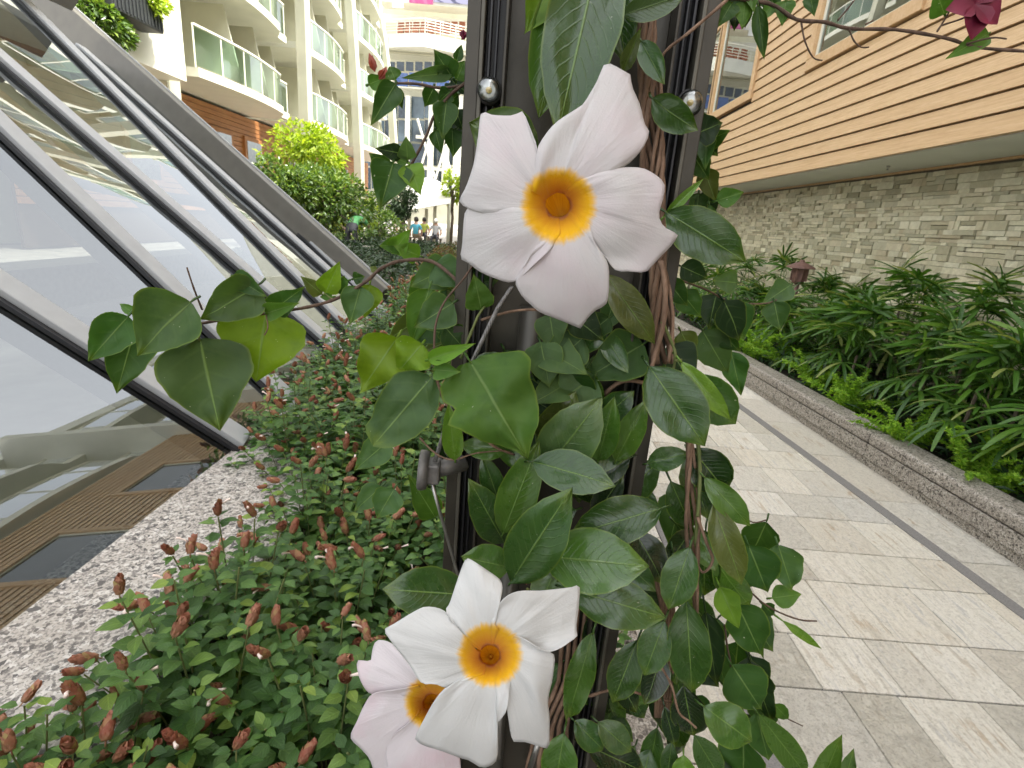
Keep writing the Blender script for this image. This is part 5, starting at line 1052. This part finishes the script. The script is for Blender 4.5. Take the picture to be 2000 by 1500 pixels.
stem(T, [(940, 520, .46), (900, 640, .47), (880, 760, .47), (900, 900, .46), (950, 1000, .45)], .002, 'woody'); stem(T, [(790, 330, .43), (735, 165, .43)], .0001, 'twig') if False else None
def bud(par, p, d, L, W, mt, name='bud', n=5):
    mb = MB()
    for j in range(n):
        a = 2 * math.pi * j / n; rd = Vector(d).orthogonal().normalized(); rd = Matrix.Rotation(a, 3, Vector(d).normalized()) @ rd
        leaf_fold(mb, Vector(p) + rd * W * 0.1, Vector(d).normalized() + rd * 0.3, -rd, L * rnd(.8, 1.1), W, .5, -.2, 4)
    return mb.build(name, M[mt], par, True)
c = at_y(1905, 8, .45); u_ = Vector((0, 0, 1))
for (dx, dz, s_) in ((0.2, -1, 1.0), (1, -.5, 1.0), (-1, -.2, .9), (.3, 1, .9)):
    mb = MB(); d = Vector((dx, -0.25, dz)).normalized(); leaf_fold(mb, c, d, Vector((0, -1, .2)), .022 * s_, .022 * s_, .35, .25, 5); mb.build('magenta_bract', M['bract_red'], T, True)
bud(T, at_y(732, 140, .43), (-.3, 0, 1), .011, .006, 'red_sepal'); bud(T, at_y(740, 155, .43), (.5, 0, .6), .010, .007, 'red_sepal'); bud(T, at_y(905, 58, .44), (0, 0, -1), .006, .006, 'bract_red')
q = at_y(1028, 1142, .345); bud(V, q, (0, -.1, 1), .010, .003, 'red_sepal', 'calyx'); stem(V, [(1026, 1132, .344), (1020, 1105, .342), (1008, 1078, .342)], .0005, 'stem_green', name='dry_style')
stem(V, [(1030, 1150, .347), (1045, 1165, .36), (1060, 1180, .38)], .0012, 'stem_green')

# ================================================================== PEOPLE AND SHADE
def person(px, py, Y, label, joints, mats, cap=None, hair='hair_dark'):
    o0 = at_y(px, py, Y); root = thing('person', (o0.x, Y, 0.0), label, 'person', local=True)
    J, E, Rr = joints
    me = bpy.data.meshes.new('body'); me.from_pydata(J, E, []); ob = bpy.data.objects.new('body', me); COL.objects.link(ob)
    ob.modifiers.new('skin', 'SKIN'); sb = ob.modifiers.new('sub', 'SUBSURF'); sb.levels = 1; sb.render_levels = 1
    for i, r_ in enumerate(Rr): me.skin_vertices[0].data[i].radius = (r_, r_ * 0.9)
    me.skin_vertices[0].data[0].use_root = True
    dg = bpy.context.evaluated_depsgraph_get(); nm = bpy.data.meshes.new_from_object(ob.evaluated_get(dg)); bpy.data.objects.remove(ob)
    b = bpy.data.objects.new('body', nm); COL.objects.link(b); b.parent = root
    nm.materials.clear()
    for m_ in mats: nm.materials.append(M[m_])
    for p_ in nm.polygons:
        i = min(range(len(J)), key=lambda q: (Vector(J[q]) - p_.center).length); p_.material_index = PART[i]; p_.use_smooth = True
    hd_ = Vector(J[3]); mb = MB(); mb.lathe([(0.02, 0.145), (0.075, 0.125), (0.105, 0.06), (0.108, 0.0), (0.095, -0.05)], hd_ + Vector((0, 0.01, 0.0)), 14); mb.build('cap' if cap else 'hair', M[cap or hair], root, True)
    if cap: MB().lathe([(0.001, 0.004), (0.16, -0.002), (0.16, -0.008), (0.001, -0.008)], hd_ + Vector((0, 0, 0.02)), 14).build('brim', M[cap], root)
    return root
PART = [2, 1, 1, 0, 1, 0, 0, 1, 0, 0, 2, 2, 3, 2, 2, 3, 0]
EDG = [(0, 1), (1, 2), (2, 16), (16, 3), (2, 4), (4, 5), (5, 6), (2, 7), (7, 8), (8, 9), (0, 10), (10, 11), (11, 12), (0, 13), (13, 14), (14, 15)]
RAD = [.15, .15, .13, .10, .075, .05, .035, .075, .05, .035, .10, .07, .05, .10, .07, .05, .06]
def pose(lean=0.0, arm=(0.0, 0.0), step=0.0):
    sh = lean * 0.5; hip = (0, 0, .92); ch = (0, -sh * .5, 1.18 - abs(sh) * .1); nk = (0, -sh, 1.42 - abs(sh) * .35); hd_ = (0, -sh * 1.35, 1.64 - abs(sh) * .55); nc = (0, -sh * 1.15, 1.52 - abs(sh) * .45)
    a, b = arm
    return [hip, ch, nk, hd_, (-.20, -sh, nk[2] - .04), (-.27, -sh - a * .18, nk[2] - .32 + a * .1), (-.24, -sh - a * .42, nk[2] - .55 + a * .3), (.20, -sh, nk[2] - .04), (.27, -sh - b * .18, nk[2] - .32 + b * .1), (.24, -sh - b * .42, nk[2] - .55 + b * .3),
            (-.10, 0, .88), (-.11, -step * .12, .48), (-.11, step * .1, .06), (.10, 0, .88), (.11, step * .12, .48), (.11, -step * .1, .06), nc]
def seated(arm=(0.0, 0.0), away=1):
    P_ = pose(0.05, arm); d_ = -0.44; P_ = [(x, y, z + d_) for x, y, z in P_]
    P_[10:16] = [(-.10, -.10, .48), (-.13, -.44, .50), (-.13, -.42, .08), (.10, -.10, .48), (.13, -.44, .50), (.13, -.42, .08)]
    return [(x, y * away, z) for x, y, z in P_]
def bench(px, Y, label):
    a = at_y(px, 455, Y); t = thing('bench', (a.x, Y, 0), label, 'bench', local=True)
    MB().box((-.3, -.22, .38), (.3, .22, .42)).build('seat', M['trunk'], t, bevel=.01)
    for x in (-.26, .22): MB().box((x, -.2, 0), (x + .04, .2, .379)).build('leg', M['trunk'], t)
bench(786, 27.0, 'small wooden bench under the person in black'); bench(812, 25.5, 'small wooden bench under the person in turquoise'); bench(851, 26.0, 'small wooden bench under the person in light grey'); bench(828, 28.0, 'small wooden bench under the person in a yellow apron')
person(686, 455, 15.2, 'worker in a green shirt and white cap bending over the bushes', ([(x, -y, z) for x, y, z in pose(1.25, (.6, .9))], EDG, RAD), ['skin', 'shirt_green', 'trousers', 'hair_dark'], 'cap_white')
person(786, 455, 27.0, 'person in a black shirt seated near the canvas shade', (seated((.3, .1)), EDG, RAD), ['skin', 'shirt_black', 'trousers', 'hair_dark'])
person(812, 457, 25.5, 'person in a turquoise shirt seen from behind near the canvas shade', (seated((.1, .2), -1), EDG, RAD), ['skin', 'shirt_blue', 'shorts_tan', 'hair_dark'])
person(851, 457, 26.0, 'person in a light grey shirt and white cap by the canvas shade', (seated((.9, .5)), EDG, RAD), ['skin', 'shirt_grey', 'trousers', 'hair_dark'], 'cap_white')
person(828, 462, 28.0, 'person in a yellow apron behind the turquoise shirt', (seated((.2, .2)), EDG, RAD), ['skin', 'apron_yellow', 'trousers', 'hair_dark'])
sh = thing('canvas_shade', at_y(835, 440, 31).to_2d().to_3d(), 'white canvas shade on pale poles at the far end of the park', 'shade')
def sail(u, v):
    a = at_y(lerp(788, 880, u), lerp(lerp(368, 372, u), lerp(412, 398, u), v) - 22 * math.sin(math.pi * u) * (1 - v), 31 - 2.5 * v); return a + Vector((0, 0, -0.35 * math.sin(math.pi * u) * math.sin(math.pi * v)))
o = MB().grid(sail, 12, 8).build('canopy', M['canvas'], sh, True); o.modifiers.new('thickness', 'SOLIDIFY').thickness = 0.03
for x, y0 in ((800, 400), (833, 408), (850, 392), (878, 385)):
    a = at_y(x, y0, 29.5); MB().tube([(a.x, a.y, 0), (a.x, a.y, a.z)], 0.09, 8).build('pole', M['cream'], sh, True)
